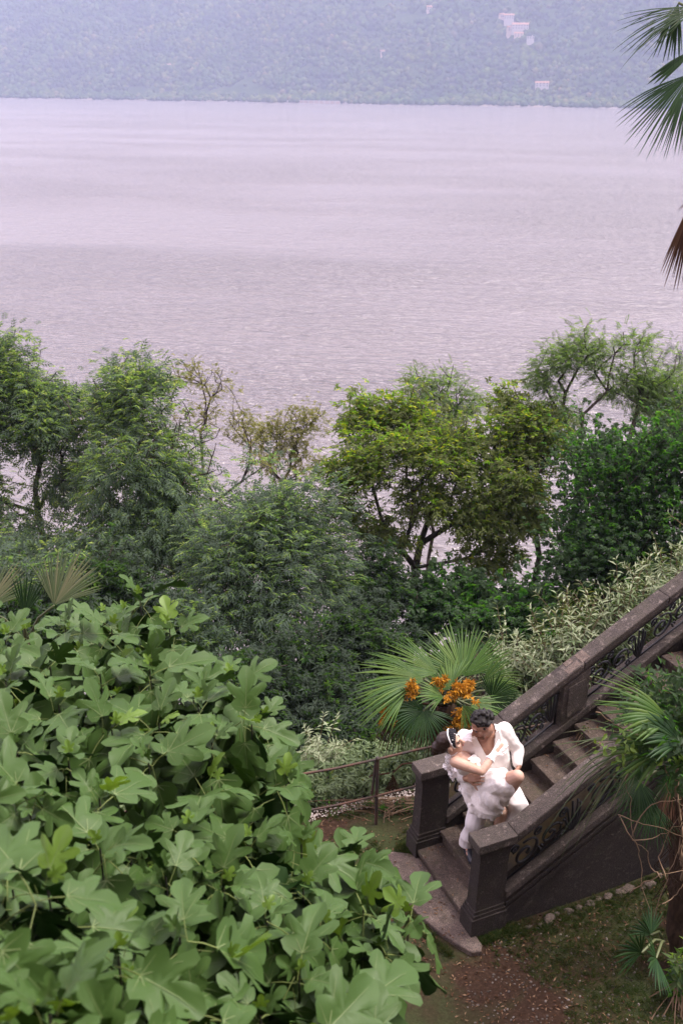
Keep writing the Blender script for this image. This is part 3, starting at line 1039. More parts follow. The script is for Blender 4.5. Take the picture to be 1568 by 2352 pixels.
tree('ivy_clad_tree', 'dense deep green tree smothered in ivy above the upper stairs', 'tree', onground(1410, 17), at(1410, 1180, 17),
     [E(1400, 1070, 18, 110, 80), E(1350, 1190, 17, 95, 90), E(1480, 1150, 17, 120, 110), E(1560, 1080, 17, 70, 100), E(1320, 1310, 16.5, 85, 80), E(1440, 1310, 16, 120, 80), E(1540, 1250, 16.5, 90, 90), E(1260, 1400, 16, 70, 60)],
     380, 10500, 'ivy', 'ivy', TG, 20, spread=.42, lscale=.75, thin=.2)
tree('grey_tree', 'misty grey green tree farthest back at the right edge', 'tree', onground(1560, 28), at(1555, 1000, 28),
     [E(1545, 870, 28, 45, 45), E(1575, 930, 28, 60, 60), E(1530, 980, 28, 50, 60), E(1500, 1030, 28, 45, 40)],
     110, 1300, 'fine', 'mist', TG, 21, lscale=1.7)

# dense scrub under the trees
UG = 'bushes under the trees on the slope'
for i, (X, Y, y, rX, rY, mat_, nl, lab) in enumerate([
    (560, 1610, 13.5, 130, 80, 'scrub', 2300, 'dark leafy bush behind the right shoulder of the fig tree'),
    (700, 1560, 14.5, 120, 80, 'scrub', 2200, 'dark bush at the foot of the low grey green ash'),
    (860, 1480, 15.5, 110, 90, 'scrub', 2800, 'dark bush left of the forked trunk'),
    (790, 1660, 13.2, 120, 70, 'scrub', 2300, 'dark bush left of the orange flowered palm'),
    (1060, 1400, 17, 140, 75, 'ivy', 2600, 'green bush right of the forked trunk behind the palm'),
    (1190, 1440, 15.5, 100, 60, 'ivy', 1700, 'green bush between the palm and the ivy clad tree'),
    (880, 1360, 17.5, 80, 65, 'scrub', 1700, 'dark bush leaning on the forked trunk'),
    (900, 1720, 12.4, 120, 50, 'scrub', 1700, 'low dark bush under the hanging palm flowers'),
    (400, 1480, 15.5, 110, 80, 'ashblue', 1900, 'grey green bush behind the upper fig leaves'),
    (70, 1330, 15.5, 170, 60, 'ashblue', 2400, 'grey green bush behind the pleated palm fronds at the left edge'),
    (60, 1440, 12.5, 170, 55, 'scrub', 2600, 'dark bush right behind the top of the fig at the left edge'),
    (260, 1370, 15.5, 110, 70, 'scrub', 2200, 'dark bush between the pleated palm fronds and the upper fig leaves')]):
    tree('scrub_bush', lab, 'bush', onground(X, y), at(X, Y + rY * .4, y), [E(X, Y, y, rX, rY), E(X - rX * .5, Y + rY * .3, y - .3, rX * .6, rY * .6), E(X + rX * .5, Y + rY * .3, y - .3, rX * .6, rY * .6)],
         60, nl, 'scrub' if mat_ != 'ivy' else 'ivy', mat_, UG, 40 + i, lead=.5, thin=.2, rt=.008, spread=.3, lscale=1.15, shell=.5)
# ground cover on the slope
n = 9000
px = RNG.uniform(-16, 16, n); py = 9.9 + 16 * RNG.random(n) ** 1.4
q = -(px - RP0.x) * math.sin(RW_ANG) + (py - RP0.y) * math.cos(RW_ANG)
a_ = (px - F0.x) * CU + (py - F0.y) * SU; b_ = -(px - F0.x) * SU + (py - F0.y) * CU
k = (q > .75) & ~((b_ < 1.7) & (a_ > -.5))
px, py = px[k], py[k]
pos = np.stack([px, py, ground_z(px, py) + RNG.random(len(px)) ** 1.5 * .45], 1)
V, F = scatter(*SPR['scrub'], pos, RNG.normal(0, 1, (len(px), 3)) * [1, 1, .4], np.array([0, 0, 1.]) + RNG.normal(0, .5, (len(px), 3)), RNG.uniform(.8, 1.5, len(px)))
tag(link('undergrowth', npmesh('undergrowth', V, F), M['scrub']), 'low dark leafy ground cover spilling down the lake slope', kind='stuff')


# ------------------------------------------------------------------ fan palms
def fan(hub, tip, nrm, spread, nseg, rn, droop=.15, tipdroop=.25, fold=.2, width=1.0, split=.45, ragged=.12):
    hub, tip = NP(hub), NP(tip)
    rad = np.linalg.norm(tip - hub)
    Yv = unit(tip - hub)
    Rm = frames(Yv[None], NP(nrm)[None])[0]
    V, F = [], []
    dphi = 2 * R(spread) / nseg
    down = np.array([0, 0, -1.])
    for i in range(nseg):
        ph = -R(spread) + dphi * (i + .5) + rn.normal(0, .012)
        L = rad * (1 - .18 * (abs(ph) / max(R(spread), .01)) ** 2) * (1 - abs(rn.normal(0, ragged)))
        hang = max(0, rn.normal(1, .45))
        st = [.03, .22, split, .62, .8, .93, 1.0]
        wf = [1, 1, 1, .92, .62, .3, .03]
        b = len(V)
        for s, w in zip(st, wf):
            r = s * L
            hw = .5 * min(r, split * L * 1.08) * dphi * w * width * (1.0 if s <= split else 1.0)
            hw = min(hw, .024 * (1 if s <= split else w / .92 if w < .92 else 1) + (0 if s > split else 1))
            c = np.array([math.sin(ph) * r, math.cos(ph) * r, fold * abs(math.sin(ph)) * r])
            sd = np.array([math.cos(ph), -math.sin(ph), 0])
            wc = Rm @ c + hub + down * (droop * rad * s * s + tipdroop * rad * hang * max(0, s - split) ** 1.6)
            ws, wn_ = Rm @ sd, Rm @ np.array([0, 0, 1.])
            V += [wc - ws * hw - wn_ * hw * .45, wc + wn_ * hw * .35, wc + ws * hw - wn_ * hw * .45]
        for j in range(len(st) - 1):
            o = b + 3 * j
            F += [(o, o + 1, o + 4, o + 3), (o + 1, o + 2, o + 5, o + 4)]
    return np.array(V), np.array(F)


def palm(name, label, base, top, fronds, seed, mat='palm', cat='palm tree', trunk=.11, group=None):
    """fronds: (hub, tip, normal, spread, nseg, dict)"""
    rn = np.random.default_rng(seed)
    base = Vector(base); top = Vector(top)
    root = tag(empty(name, base), label, cat, group)
    if trunk:
        n = 16
        b = MB()
        pts = [base + (top - base) * (i / n) - base + Vector((rn.normal(0, .012), rn.normal(0, .012), 0)) for i in range(n + 1)]
        b.tube(pts, [trunk * (1.15 - .15 * i / n) * (1 + .13 * (i % 2)) for i in range(n + 1)], 10)
        b.build('trunk', M['palmbark'], root, True)
    for hub, tip, nrm, spread, nseg, kw in fronds:
        kw = dict(kw); mt = kw.pop('mat', mat); lab = kw.pop('label', None); stalk = kw.pop('stalk', True)
        V, F = fan(hub, tip, nrm, spread, nseg, rn, **kw)
        o = link('frond', npmesh('frond', V - NP(base), F, True), M[mt], root)
        if lab: o['label'] = lab
        if stalk:
            b = MB(); m = (top + Vector(hub)) / 2 + Vector((0, 0, .08))
            b.tube([top - base, m - base, Vector(hub) - base], [.018, .013, .009], 5)
            b.build('stalk', M['palmstem' if mt != 'palmdead' else 'palmdead'], o, True)
    return root


UPV = Vector((0, -.35, 1))
CAMV = Vector((0, -1, .5))


def c1(x, y): return 888 + .4336 * x, 1378 + .4336 * y


def fr(hx, hy, hd, tx, ty, td, nrm, spread, nseg, conv=c1, **kw):
    return (at(*conv(hx, hy), hd), at(*conv(tx, ty), td), nrm, spread, nseg, kw)


def same(x, y): return x, y


ptop = at(1022, 1622, 10.35); pbase = Vector((ptop.x + .02, 10.45, 0)); pbase.z = gz(pbase.x, pbase.y) - .1
palmA = palm('fan_palm', 'green fan palm hung with orange flower clusters behind the couple', pbase, ptop, [
    fr(1062, 1556, 10.45, 1045, 1412, 11.1, CAMV, 86, 42, same, droop=.02, tipdroop=.10),
    fr(1005, 1548, 10.3, 858, 1492, 10.5, UPV, 46, 26, same, droop=.06, tipdroop=.2),
    fr(975, 1562, 10.1, 790, 1548, 10.0, UPV, 42, 24, same, droop=.08, tipdroop=.25),
    fr(972, 1634, 9.8, 915, 1708, 9.5, CAMV, 130, 40, same, droop=.05, tipdroop=.22, mat='palmdark'),
    fr(935, 1590, 9.9, 808, 1632, 9.7, UPV, 50, 22, same, droop=.08, tipdroop=.3),
    fr(1110, 1566, 10.2, 1215, 1545, 10.1, Vector((-.2, -.8, .8)), 62, 30, same, droop=.08, tipdroop=.2),
    fr(1128, 1606, 9.95, 1212, 1590, 9.75, CAMV, 105, 36, same, droop=.04, tipdroop=.15, mat='palmdark'),
    fr(440, 560, 9.70, 690, 610, 9.60, UPV, 46, 18, droop=.12, tipdroop=.35),
    fr(400, 560, 9.60, 500, 690, 9.40, CAMV, 42, 14, tipdroop=.3),
    fr(300, 520, 9.90, 130, 470, 9.80, UPV, 48, 20, droop=.14, tipdroop=.25),
    fr(330, 480, 10.10, 230, 300, 10.70, CAMV, 60, 24, droop=.05),
    fr(560, 560, 10.30, 850, 690, 10.10, UPV, 34, 14, droop=.15, tipdroop=.35, mat='palmpale'),
    fr(130, 560, 10.10, -60, 720, 10.00, CAMV, 52, 20, droop=.1, tipdroop=.4),
    fr(240, 640, 10.10, 190, 830, 10.00, CAMV, 45, 18, tipdroop=.3, mat='palmdead', label='withered brown frond hanging against the trunk'),
    fr(60, 600, 10.30, 0, 790, 10.20, CAMV, 40, 16, tipdroop=.3, mat='palmdead', label='withered brown frond hanging on the left'),
    fr(330, 640, 10.20, 340, 800, 10.10, CAMV, 45, 18, tipdroop=.3, mat='palmdead', label='withered brown frond hanging on the right'),
    fr(640, 470, 10.50, 700, 440, 10.40, CAMV, 60, 14, mat='palm')], 1, trunk=.13)


def flower(X, Y, y, rx, rz, n, rn, parent, base):
    """a drooping panicle: a few stalks set with short stubby branchlets"""
    c = NP(at(X, Y, y))
    m = max(4, n // 22)
    st = c + rn.normal(0, .35, (m, 3)) * np.array([rx, rx * .5, rz * .4]) + np.array([0, 0, rz * .6])
    en = c + rn.normal(0, .75, (m, 3)) * np.array([rx, rx * .6, rz * .5]) - np.array([0, 0, rz * .55])
    k = rn.integers(0, m, n); s = rn.random(n)[:, None]
    pos = st[k] * (1 - s) + en[k] * s + rn.normal(0, .012, (n, 3))
    ax = unit(en[k] - st[k]) * .5 + rn.normal(0, .6, (n, 3))
    tv, tf = spray([leaflet((0, 0, 0), a, .055, .017, dz) for a, dz in ((0, 0), (.9, .3), (-.9, .3), (.3, 1.0))])
    V, F = scatter(tv, tf, pos, ax, rn.normal(size=(n, 3)), rn.uniform(.7, 1.3, n))
    link('flower_cluster', npmesh('flower_cluster', V - NP(base), F), M['orange'], parent)


rn = np.random.default_rng(5)
flower(948, 1580, 9.85, .07, .14, 90, rn, palmA, pbase)
flower(1050, 1586, 9.65, .20, .12, 260, rn, palmA, pbase)
flower(1056, 1655, 9.70, .19, .17, 260, rn, palmA, pbase)
flower(886, 1640, 10.10, .10, .20, 110, rn, palmA, pbase)
flower(1010, 1570, 10.00, .10, .10, 60, rn, palmA, pbase)


def c4(x, y): return .46875 * x, 1255.6 + .46875 * y


pt = at(60, 1480, 8.2)
palm('fan_palm', 'fan palm with dry pleated fronds rising behind the fig at the left edge', Vector((pt.x, pt.y, gz(pt.x, pt.y) - .1)), pt, [
    fr(265, 290, 8.0, 390, -10, 8.3, Vector((.1, -.8, .5)), 52, 26, c4, droop=.02, tipdroop=.05, mat='palmpale', width=1.15, fold=.05),
    fr(-70, 310, 8.0, 60, 20, 8.3, Vector((.1, -.8, .5)), 48, 24, c4, droop=.02, tipdroop=.05, mat='palmpale', fold=.05),
    fr(120, 340, 7.9, 150, 100, 8.0, Vector((0, -.9, .4)), 30, 12, c4, droop=.02, tipdroop=.05, mat='palmdark')], 2, trunk=.10)

ctop = at(1545, 1770, 7.55); cb = onz(1566, 2225, 0.0)
palmC = palm('fan_palm', 'short fan palm leaning pale drooping fronds over the near balustrade', cb, Vector((ctop.x + .05, ctop.y, ctop.z)), [
    fr(1520, 600, 7.5, 1050, 450, 7.5, Vector((0, -.55, 1)), 34, 22, droop=.03, tipdroop=.22),
    fr(1540, 560, 7.6, 1370, 450, 7.9, CAMV, 60, 22, droop=.04, tipdroop=.15),
    fr(1420, 770, 7.2, 840, 745, 7.1, Vector((-.1, -.7, 1)), 26, 20, droop=.06, tipdroop=.95, mat='palmpale', split=.30),
    fr(1350, 810, 7.1, 1070, 990, 7.0, Vector((-.4, -.7, .7)), 40, 18, droop=.06, tipdroop=.5, mat='palmpale', split=.3),
    fr(1500, 640, 6.85, 1180, 560, 6.8, Vector((-.1, -.6, 1)), 40, 14, droop=.05, tipdroop=.3, width=1.5),
    fr(1480, 800, 6.8, 1150, 830, 6.75, Vector((-.2, -.7, .9)), 44, 15, droop=.05, tipdroop=.35, width=1.5),
    fr(1560, 760, 6.75, 1330, 640, 6.7, Vector((-.1, -.7, .9)), 44, 15, droop=.04, tipdroop=.25, mat='palmdark', width=1.5),
    fr(1335, 965, 7.2, 1150, 1020, 7.0, CAMV, 140, 34, droop=.03, tipdroop=.12, mat='palmdark'),
    fr(1410, 1080, 7.15, 1250, 1250, 6.9, CAMV, 95, 34, droop=.03, tipdroop=.12, mat='palmdark'),
    fr(1540, 900, 7.3, 1480, 1100, 7.1, CAMV, 80, 26, tipdroop=.2, mat='palmdark'),
    fr(1500, 1000, 7.4, 1568, 1250, 7.2, CAMV, 60, 22, tipdroop=.2, mat='palmdead')], 3, trunk=.10)


def c3(x, y): return 1347.5 + .2996 * x, .2996 * y


dtop = at(1700, 140, 8.0); db = Vector((4.35, 8.0, -.1))
palm('fan_palm', 'tall palm whose drooping fronds hang in from the upper right edge', db, dtop, [
    fr(900, 60, 7.9, 190, 215, 7.7, Vector((0, -.9, .6)), 17, 16, c3, droop=.06, tipdroop=.28, split=.4, width=.9, mat='palmdark'),
    fr(880, 20, 8.0, 330, 290, 7.8, Vector((0, -.9, .6)), 14, 12, c3, droop=.05, tipdroop=.25, mat='palmpale', split=.4, width=.6),
    fr(700, 20, 8.0, 590, 520, 7.9, CAMV, 20, 10, c3, droop=0, tipdroop=.1, split=.4, width=1.5, mat='palmdark'),
    fr(860, 350, 8.1, 450, 650, 8.0, Vector((-.3, -.9, .4)), 8, 4, c3, droop=.02, tipdroop=.1, split=.5, width=2.0, mat='palmdark'),
    fr(800, 560, 7.9, 390, 1170, 7.7, Vector((-.3, -.9, .5)), 38, 34, c3, droop=.03, tipdroop=.12, split=.42, width=1.2, mat='palmdark'),
    fr(800, 600, 8.1, 680, 1180, 8.0, CAMV, 26, 16, c3, droop=.0, tipdroop=.08, split=.42, mat='palmdark'),
    fr(830, 1480, 8.0, 645, 2240, 7.9, CAMV, 13, 18, c3, droop=.0, tipdroop=.02, split=.3, width=3.0, mat='palmdead', label='dead brown frond hanging straight down'),
    fr(900, 1420, 8.0, 690, 1620, 8.0, CAMV, 6, 3, c3, droop=.0, tipdroop=.1, mat='palmdead')], 4, trunk=.15)

# seedling palms and leafy plants in the lower right corner
def c8(x, y): return 918.75 + .41406 * x, 1776 + .41406 * y


sp = onz(*c8(1440, 1060), 0.0)
st_ = Vector((sp.x, sp.y, .30))
palm('palm_seedling', 'small dark blue green fan palm seedling at the foot of the palm trunk', sp, st_, [
    fr(1390, 900, 6.55, 1395, 720, 6.75, CAMV, 38, 9, c8, droop=.02, tipdroop=.1, mat='palmdark'),
    fr(1390, 900, 6.55, 1260, 830, 6.5, CAMV, 30, 7, c8, droop=.05, tipdroop=.1, mat='palmdark'),
    fr(1340, 1000, 6.3, 1190, 950, 6.2, CAMV, 60, 12, c8, droop=.05, tipdroop=.1, mat='palmdark'),
    fr(1420, 1030, 6.3, 1380, 1150, 6.0, CAMV, 80, 14, c8, droop=.05, tipdroop=.1, mat='palmdark')], 6, trunk=0, cat='plant')


def shrub(name, label, cat, base, tips, mats, seed, llen=.085, lw=.02, group=None, pairs=9, frac=.55, palefrac=.35):
    """upright stems with opposite narrow leaves; the youngest leaves are pale"""
    rn = np.random.default_rng(seed)
    base = Vector(base)
    root = tag(empty(name, base), label, cat, group)
    b = MB(); pos, ax, nm, sc, mi = [], [], [], [], []
    for tp in tips:
        p0 = NP(base) + rn.normal(0, .10, 3) * [1, 1, .2]; p3 = NP(tp)
        p1 = p0 + (p3 - p0) * .5 + np.array([0, 0, .12]) + rn.normal(0, .05, 3)
        cur = [p0 * (1 - s) ** 2 + 2 * p1 * s * (1 - s) + p3 * s * s for s in np.linspace(0, 1, 7)]
        b.tube([Vector(c - NP(base)) for c in cur], [.007 - .0008 * i for i in range(7)], 3, cap=False)
        for i in range(pairs):
            s = 1 - frac * (i / pairs) ** 1.1
            c = p0 * (1 - s) ** 2 + 2 * p1 * s * (1 - s) + p3 * s * s
            tg = unit(2 * (1 - s) * (p1 - p0) + 2 * s * (p3 - p1))
            a0 = rn.uniform(0, 6.28)
            for h in (0, math.pi):
                e1 = unit(np.cross(tg, np.array([.3, .2, .9]))); e2 = np.cross(tg, e1)
                rad = e1 * math.cos(a0 + h) + e2 * math.sin(a0 + h)
                y = rad * (.5 + .5 * min(1, i / 3)) + tg * (.75 if i < 2 else .25) - np.array([0, 0, .12 * i / pairs])
                pos.append(c); ax.append(y); nm.append(tg + rn.normal(0, .2, 3)); sc.append(rn.uniform(.7, 1.2) * (.75 if i == 0 else 1)); mi.append(1 if i < pairs * palefrac else 0)
    b.build('stem', M['twig'], root)
    tv, tf = spray([leaflet((0, 0, 0), 0, llen, lw, -.2)])
    V, F = scatter(tv, tf, np.array(pos) - NP(base), np.array(ax), np.array(nm), np.array(sc))
    mm = np.repeat(np.array(mi), len(tf))
    o = link('leaves', npmesh('leaves', V, F, mi=mm), [M[m] for m in mats], root)
    return root


M['silvergreen'] = m_leaf('green buddleia leaf', (.05, .105, .03), (.09, .155, .04), (.20, .22, .06), .55, .35, (.16, .22, .11), 'island', .15)
SG = 'silver leaved buddleia along the far balustrade'
rn = np.random.default_rng(77)
labs = ['silver leaved buddleia shrub beside the far newel nearest the palm', 'silver leaved buddleia shrub behind the lowest run of the far handrail', 'silver leaved buddleia shrub behind the pale broken patch of the handrail',
        'silver leaved buddleia shrub with one tall spike above the upper handrail', 'silver leaved buddleia shrub behind the upper ironwork', 'silver leaved buddleia shrub highest up the stairs at the right edge']
for i, (a, b, lab) in enumerate(zip((2.25, 2.75, 3.45, 4.3, 5.2), (2.8, 2.4, 2.3, 2.3, 2.2), labs[1:])):
    p = loc2w(a, b); p.z = gz(p.x, p.y)
    tips = []
    for k in range(95):
        aa, bb = a + rn.normal(0, .38), b + rn.normal(0, .38)
        w = loc2w(aa, bb)
        hgt = max(.25, rn.normal(.74 if i else .5, .2)) * (1 - .25 * min(1, abs(bb - b)))
        tips.append((w.x, w.y, line(0, aa) * .75 + .0 + hgt))
    if i == 2: tips.append((*loc2w(3.1, 2.2)[:2], line(0, 3.1) * .75 + 1.6))
    shrub('buddleia_shrub', lab, 'shrub', p, tips, ('silvergreen', 'silver'), 80 + i, group=SG, pairs=14, frac=.85, llen=.115, lw=.03, palefrac=.2)
n = 2600
s_ = RNG.uniform(-3.2, 1.3, n); qv = .55 + 2.4 * RNG.random(n) ** 1.3
x_ = RP0.x + math.cos(RW_ANG) * s_ - math.sin(RW_ANG) * qv; y_ = RP0.y + math.sin(RW_ANG) * s_ + math.cos(RW_ANG) * qv
pos = np.stack([x_, y_, ground_z(x_, y_) + RNG.random(n) * np.clip(qv, .2, 1) * .55], 1)
V, F = scatter(*tuft(6, .085, .03, seed=14), pos, RNG.normal(0, 1, (n, 3)) * [1, 1, .4], np.array([0, -.2, 1.]) + RNG.normal(0, .4, (n, 3)), RNG.uniform(.7, 1.3, n))
tag(link('ground_cover', npmesh('ground_cover', V, F), M['silvergreen']), 'leafy green ground cover thick along the slope edge beyond the railing', kind='stuff')
# one more by the railing, left
p = at(735, 1790, 10.9); p.z = gz(p.x, p.y)
tips = [at(735 + rn.normal(0, 38), 1730 + rn.normal(0, 28), 10.8 + rn.normal(0, .25)) for _ in range(60)]
shrub('buddleia_shrub', 'silver leaved shrub left of the railing post beside the fig leaves', 'shrub', p, tips, ('silvergreen', 'silver'), 91, llen=.10, lw=.028, pairs=9, frac=.6)
for (X, Y, y, lab, n) in ((760, 1830, 10.4, 'leafy green plant behind the lower railing bar', 45), (690, 1850, 10.2, 'leafy green plant behind the railing next to the fig', 40), (850, 1800, 10.6, 'leafy green plant left of the leaning railing brace', 30)):
    p = at(X, Y + 60, y); p.z = gz(p.x, p.y)
    tips = [at(X + rn.normal(0, 35), Y - 15 + rn.normal(0, 30), y + rn.normal(0, .2)) for _ in range(n)]
    shrub('green_plant', lab, 'plant', p, tips, ('scrub', 'silvergreen'), 92 + n, llen=.10, lw=.035, pairs=8, frac=.7)
# bright leafy plant, bottom right corner
p = onz(1560, 2330, 0)
tips = [at(*c8(1545 + rn.normal(0, 30), 1120 + rn.normal(0, 110)), p.y + .25 + rn.normal(0, .12)) for _ in range(26)]
shrub('green_plant', 'bright green leafy plant in the lower right corner', 'plant', p, tips, ('ivy', 'locust'), 99, llen=.12, lw=.045, pairs=6, frac=.5)
# little ferny weeds on the steps
for (a, b, k, s, lab) in ((2.05, 1.10, 7, 1.0, 'small weed in the corner of a step below the middle post'), (1.15, 1.05, 4, 1.2, 'small weed sprouting on the step behind the groom'), (2.95, 1.12, 10, 1.1, 'small weed on a step under the upper ironwork'), (1.75, .55, 6, .9, 'tiny weed at the middle of a worn step')):
    w = loc2w(a, b, k * RISE)
    tips = [w + Vector((rn.normal(0, .06), rn.normal(0, .06), rn.uniform(.05, .13) * s)) for _ in range(9)]
    shrub('step_weed', lab, 'weed', w, tips, ('ivy', 'scrub'), int(a * 100), llen=.035, lw=.02, pairs=4, frac=.6)

# climbing vine over the short palm
rn = np.random.default_rng(61)
cl = []
for (x, y, d, rx, ry) in ((1560, 520, 7.1, 70, 60), (1500, 600, 7.0, 70, 40), (1400, 650, 7.0, 70, 35), (1330, 690, 7.0, 60, 22), (1590, 640, 7.0, 90, 90), (1490, 700, 6.9, 80, 40), (1420, 730, 6.9, 60, 30), (1540, 790, 6.9, 80, 45), (1600, 880, 6.9, 60, 60), (1450, 480, 7.1, 40, 20)):
    X, Y = c1(x, y); cl.append(E(X, Y, d, rx * .4336, ry * .4336, .18))
vb = Vector(cb) + Vector((.1, .15, 0))
vine = tag(empty('climbing_vine', vb), 'green leafy vine swallowing the short palm beside the near balustrade', 'vine')
tips, _ = sample_crown(cl, 90, rn)
A, PA, tipn, _n = skeleton(NP(vb), NP(at(*c1(1530, 800), 7.1)), tips, rn, step=.25, wob=.04)
link('stem', limb_mesh('stem', A - NP(vb), PA, .0035, .45, 4, .03), M['twig'], vine)
nl = 280
pos = A[rn.choice(tipn, nl)] + rn.normal(0, .12, (nl, 3))
ax = rn.normal(0, .6, (nl, 3)) + np.array([-.2, -.5, -.2])
V, F = scatter(*tuft(4, .10, .040, seed=9), pos - NP(vb), ax, np.array([0, -.5, 1.]) + rn.normal(0, .4, (nl, 3)), rn.uniform(.7, 1.2, nl))
link('leaves', npmesh('leaves', V, F), M['ivy'], vine)
nl = 70
ctr = NP(at(*c1(1350, 785), 6.85))
pos = ctr + rn.normal(0, 1, (nl, 3)) * np.array([.20, .1, .05])
V, F = scatter(*tuft(3, .075, .034, seed=8), pos - NP(vb), rn.normal(0, .6, (nl, 3)) + np.array([-.4, -.5, -.2]), np.array([0, -.5, 1.]) + rn.normal(0, .4, (nl, 3)), rn.uniform(.7, 1.2, nl))
o = link('young_leaves', npmesh('young_leaves', V, F), M['figyoung'], vine); o['label'] = 'yellow green young vine leaves'

# dry bramble twigs in front of the short palm
br = tag(empty('dry_bramble', onz(1515, 2180, 0)), 'tangle of dry pale bramble twigs in front of the short palm', 'bramble')
bb0 = br.location.copy()
for pts in ([(1220, 1140), (1300, 1175), (1400, 1200), (1500, 1235), (1600, 1270)], [(1235, 1150), (1270, 1230), (1320, 1290), (1350, 1400), (1345, 1520), (1400, 1660)], [(1300, 1280), (1400, 1270), (1480, 1240), (1600, 1190)],
            [(1290, 1560), (1360, 1500), (1450, 1460), (1600, 1430)], [(1460, 1620), (1520, 1580), (1560, 1520), (1600, 1500)], [(1300, 1265), (1340, 1150), (1400, 1090), (1560, 1060)],
            [(1265, 930), (1275, 1020), (1290, 1120), (1310, 1270)], [(1480, 1480), (1440, 1380), (1490, 1250), (1568, 1100)], [(1450, 1470), (1400, 1420), (1370, 1330), (1300, 1270)],
            [(1470, 960), (1500, 1040), (1540, 1080), (1600, 1110)], [(1490, 930), (1470, 870), (1440, 800), (1360, 760)], [(1420, 1700), (1440, 1600), (1500, 1450), (1560, 1300)], [(1100, 590), (1180, 640), (1260, 690), (1330, 720)]):
    P = [at(*c1(x, y), 6.85 + .12 * math.sin(x * .02 + y * .013)) - bb0 for x, y in pts]
    Q = []
    for i in range(len(P) - 1):
        for s in (0, .33, .66):
            Q.append(P[i].lerp(P[i + 1], s) + Vector((rn.normal(0, .008), rn.normal(0, .008), rn.normal(0, .008))))
    Q.append(P[-1])
    b = MB(); b.tube(Q, [.0055 - .003 * i / len(Q) for i in range(len(Q))], 4)
    b.build('twig', M['twig'], br, True)
# hanging stems by the trunk
for k in range(14):
    x0 = rn.uniform(1460, 1600); P = [at(*c1(x0 + i * rn.uniform(-18, 14), 1050 + i * 90), 7.0 + rn.normal(0, .05)) - bb0 for i in range(7)]
    b = MB(); b.tube(P, .004, 4); b.build('twig', M['palmbark'], br, True)


# ------------------------------------------------------------------ fig tree in the foreground
def fig_mesh(seed):
    rn = np.random.default_rng(seed)
    deep = rn.uniform(.75, 1.15)
    half = [(.045, -.02), (.17, -.07), (.31, .0), (.40, .12), (.34, .22), (.24 * deep + .02, .29), (.42, .39), (.52, .53), (.49, .62), (.40, .63), (.27, .55), (.125 / deep, .46), (.20, .61), (.235, .76), (.17, .90), (.07, .985)]
    L = [(x * rn.uniform(.95, 1.05), y + rn.normal(0, .012)) for x, y in half]
    Rr = [(-x * rn.uniform(.95, 1.05), y + rn.normal(0, .012)) for x, y in half][::-1]
    out = np.array(L + [(0, 1.0)] + Rr)
    n = len(out)
    c = np.array([0, .30])
    rings = [c + (out - c) * s for s in (.36, .72, 1.0)]
    P = np.concatenate([c[None], *rings])
    x, y = P[:, 0], P[:, 1]
    curl, cup = rn.uniform(.10, .42), rn.uniform(-.15, .40)
    ph = rn.uniform(0, 6)
    z = -curl * (y - .15) ** 2 * np.sign(y - .15) * .9 + cup * np.abs(x) ** 1.4 * .8 - .30 * np.abs(x) ** 2 * rn.uniform(.3, 1.6) + .018 * np.sin(9 * x + ph) * np.cos(7 * y + ph)
    z += rn.uniform(-.25, .25) * x
    an = np.arctan2(x, y + .05)
    z += rn.uniform(.12, .42) * np.abs(x) * (1 - .5 * y)
    z -= .035 * np.cos(an * 7) * np.hypot(x, y)
    z[-n:] += rn.normal(0, .022, n)
    V = np.stack([x, y, z], 1)
    i = np.arange(n); j = (i + 1) % n
    T = np.stack([np.zeros(n, int), 1 + i, 1 + j], 1)
    Q = np.concatenate([np.stack([1 + k * n + i, 1 + (k + 1) * n + i, 1 + (k + 1) * n + j, 1 + k * n + j], 1) for k in range(2)])
    # veins: slim strips following the blade
    def zat(a, b): return z[np.argmin((x - a) ** 2 + (y - b) ** 2)]
    vV, vF = [], []
    for tx, ty in ((0, .9), (.42, .54), (-.42, .54), (.30, .08), (-.30, .08)):
        b = len(V) + len(vV)
        L_ = math.hypot(tx, ty); sx, sy = ty / L_, -tx / L_
        for s in (0, .35, .7, 1.0):
            w = .0085 * (1 - s * .8)
            d2 = (x - tx * s) ** 2 + (y - ty * s) ** 2
            kk = np.argsort(d2)[:4]; wt = 1 / (d2[kk] + 1e-4); zz = (z[kk] * wt).sum() / wt.sum() + .006
            vV += [(tx * s - sx * w, ty * s - sy * w, zz), (tx * s + sx * w, ty * s + sy * w, zz)]
        for s in range(3): vF.append((b + 2 * s, b + 2 * s + 1, b + 2 * s + 3, b + 2 * s + 2))
    # petiole
    pV, pF = [], []
    b = len(V) + len(vV)
    for s in range(3):
        yy = -.42 * s / 2; zz = .005 - .10 * (s / 2) ** 2
        for a in (0, 2.1, 4.2): pV.append((.0105 * math.cos(a), yy, zz + .0105 * math.sin(a)))
    for s in range(2):
        for a in range(3): pF.append((b + 3 * s + a, b + 3 * s + (a + 1) % 3, b + 3 * s + 3 + (a + 1) % 3, b + 3 * s + 3 + a))
    VV = np.concatenate([V, np.array(vV), np.array(pV)])
    mi = np.concatenate([np.zeros(len(T)), np.zeros(len(Q)), np.ones(len(vF)), np.full(len(pF), 2)])
    return VV, [T[:, ::-1], Q[:, ::-1], np.array(vF), np.array(pF)], mi


FIGM = []
for s in range(8):
    VV, FF, mi = fig_mesh(s)
    me = npmesh('leaf', VV, FF, True, mi)
    for m in ('fig', 'vein', 'petiole'): me.materials.append(M[m])
    FIGM.append((VV, FF, mi, me))
YM = []
for s in range(3):
    VV, FF, mi = fig_mesh(20 + s)
    me = npmesh('leaf', VV, FF, True, mi)
    for m in ('figyoung', 'petiole', 'petiole'): me.materials.append(M[m])
    YM.append(me)

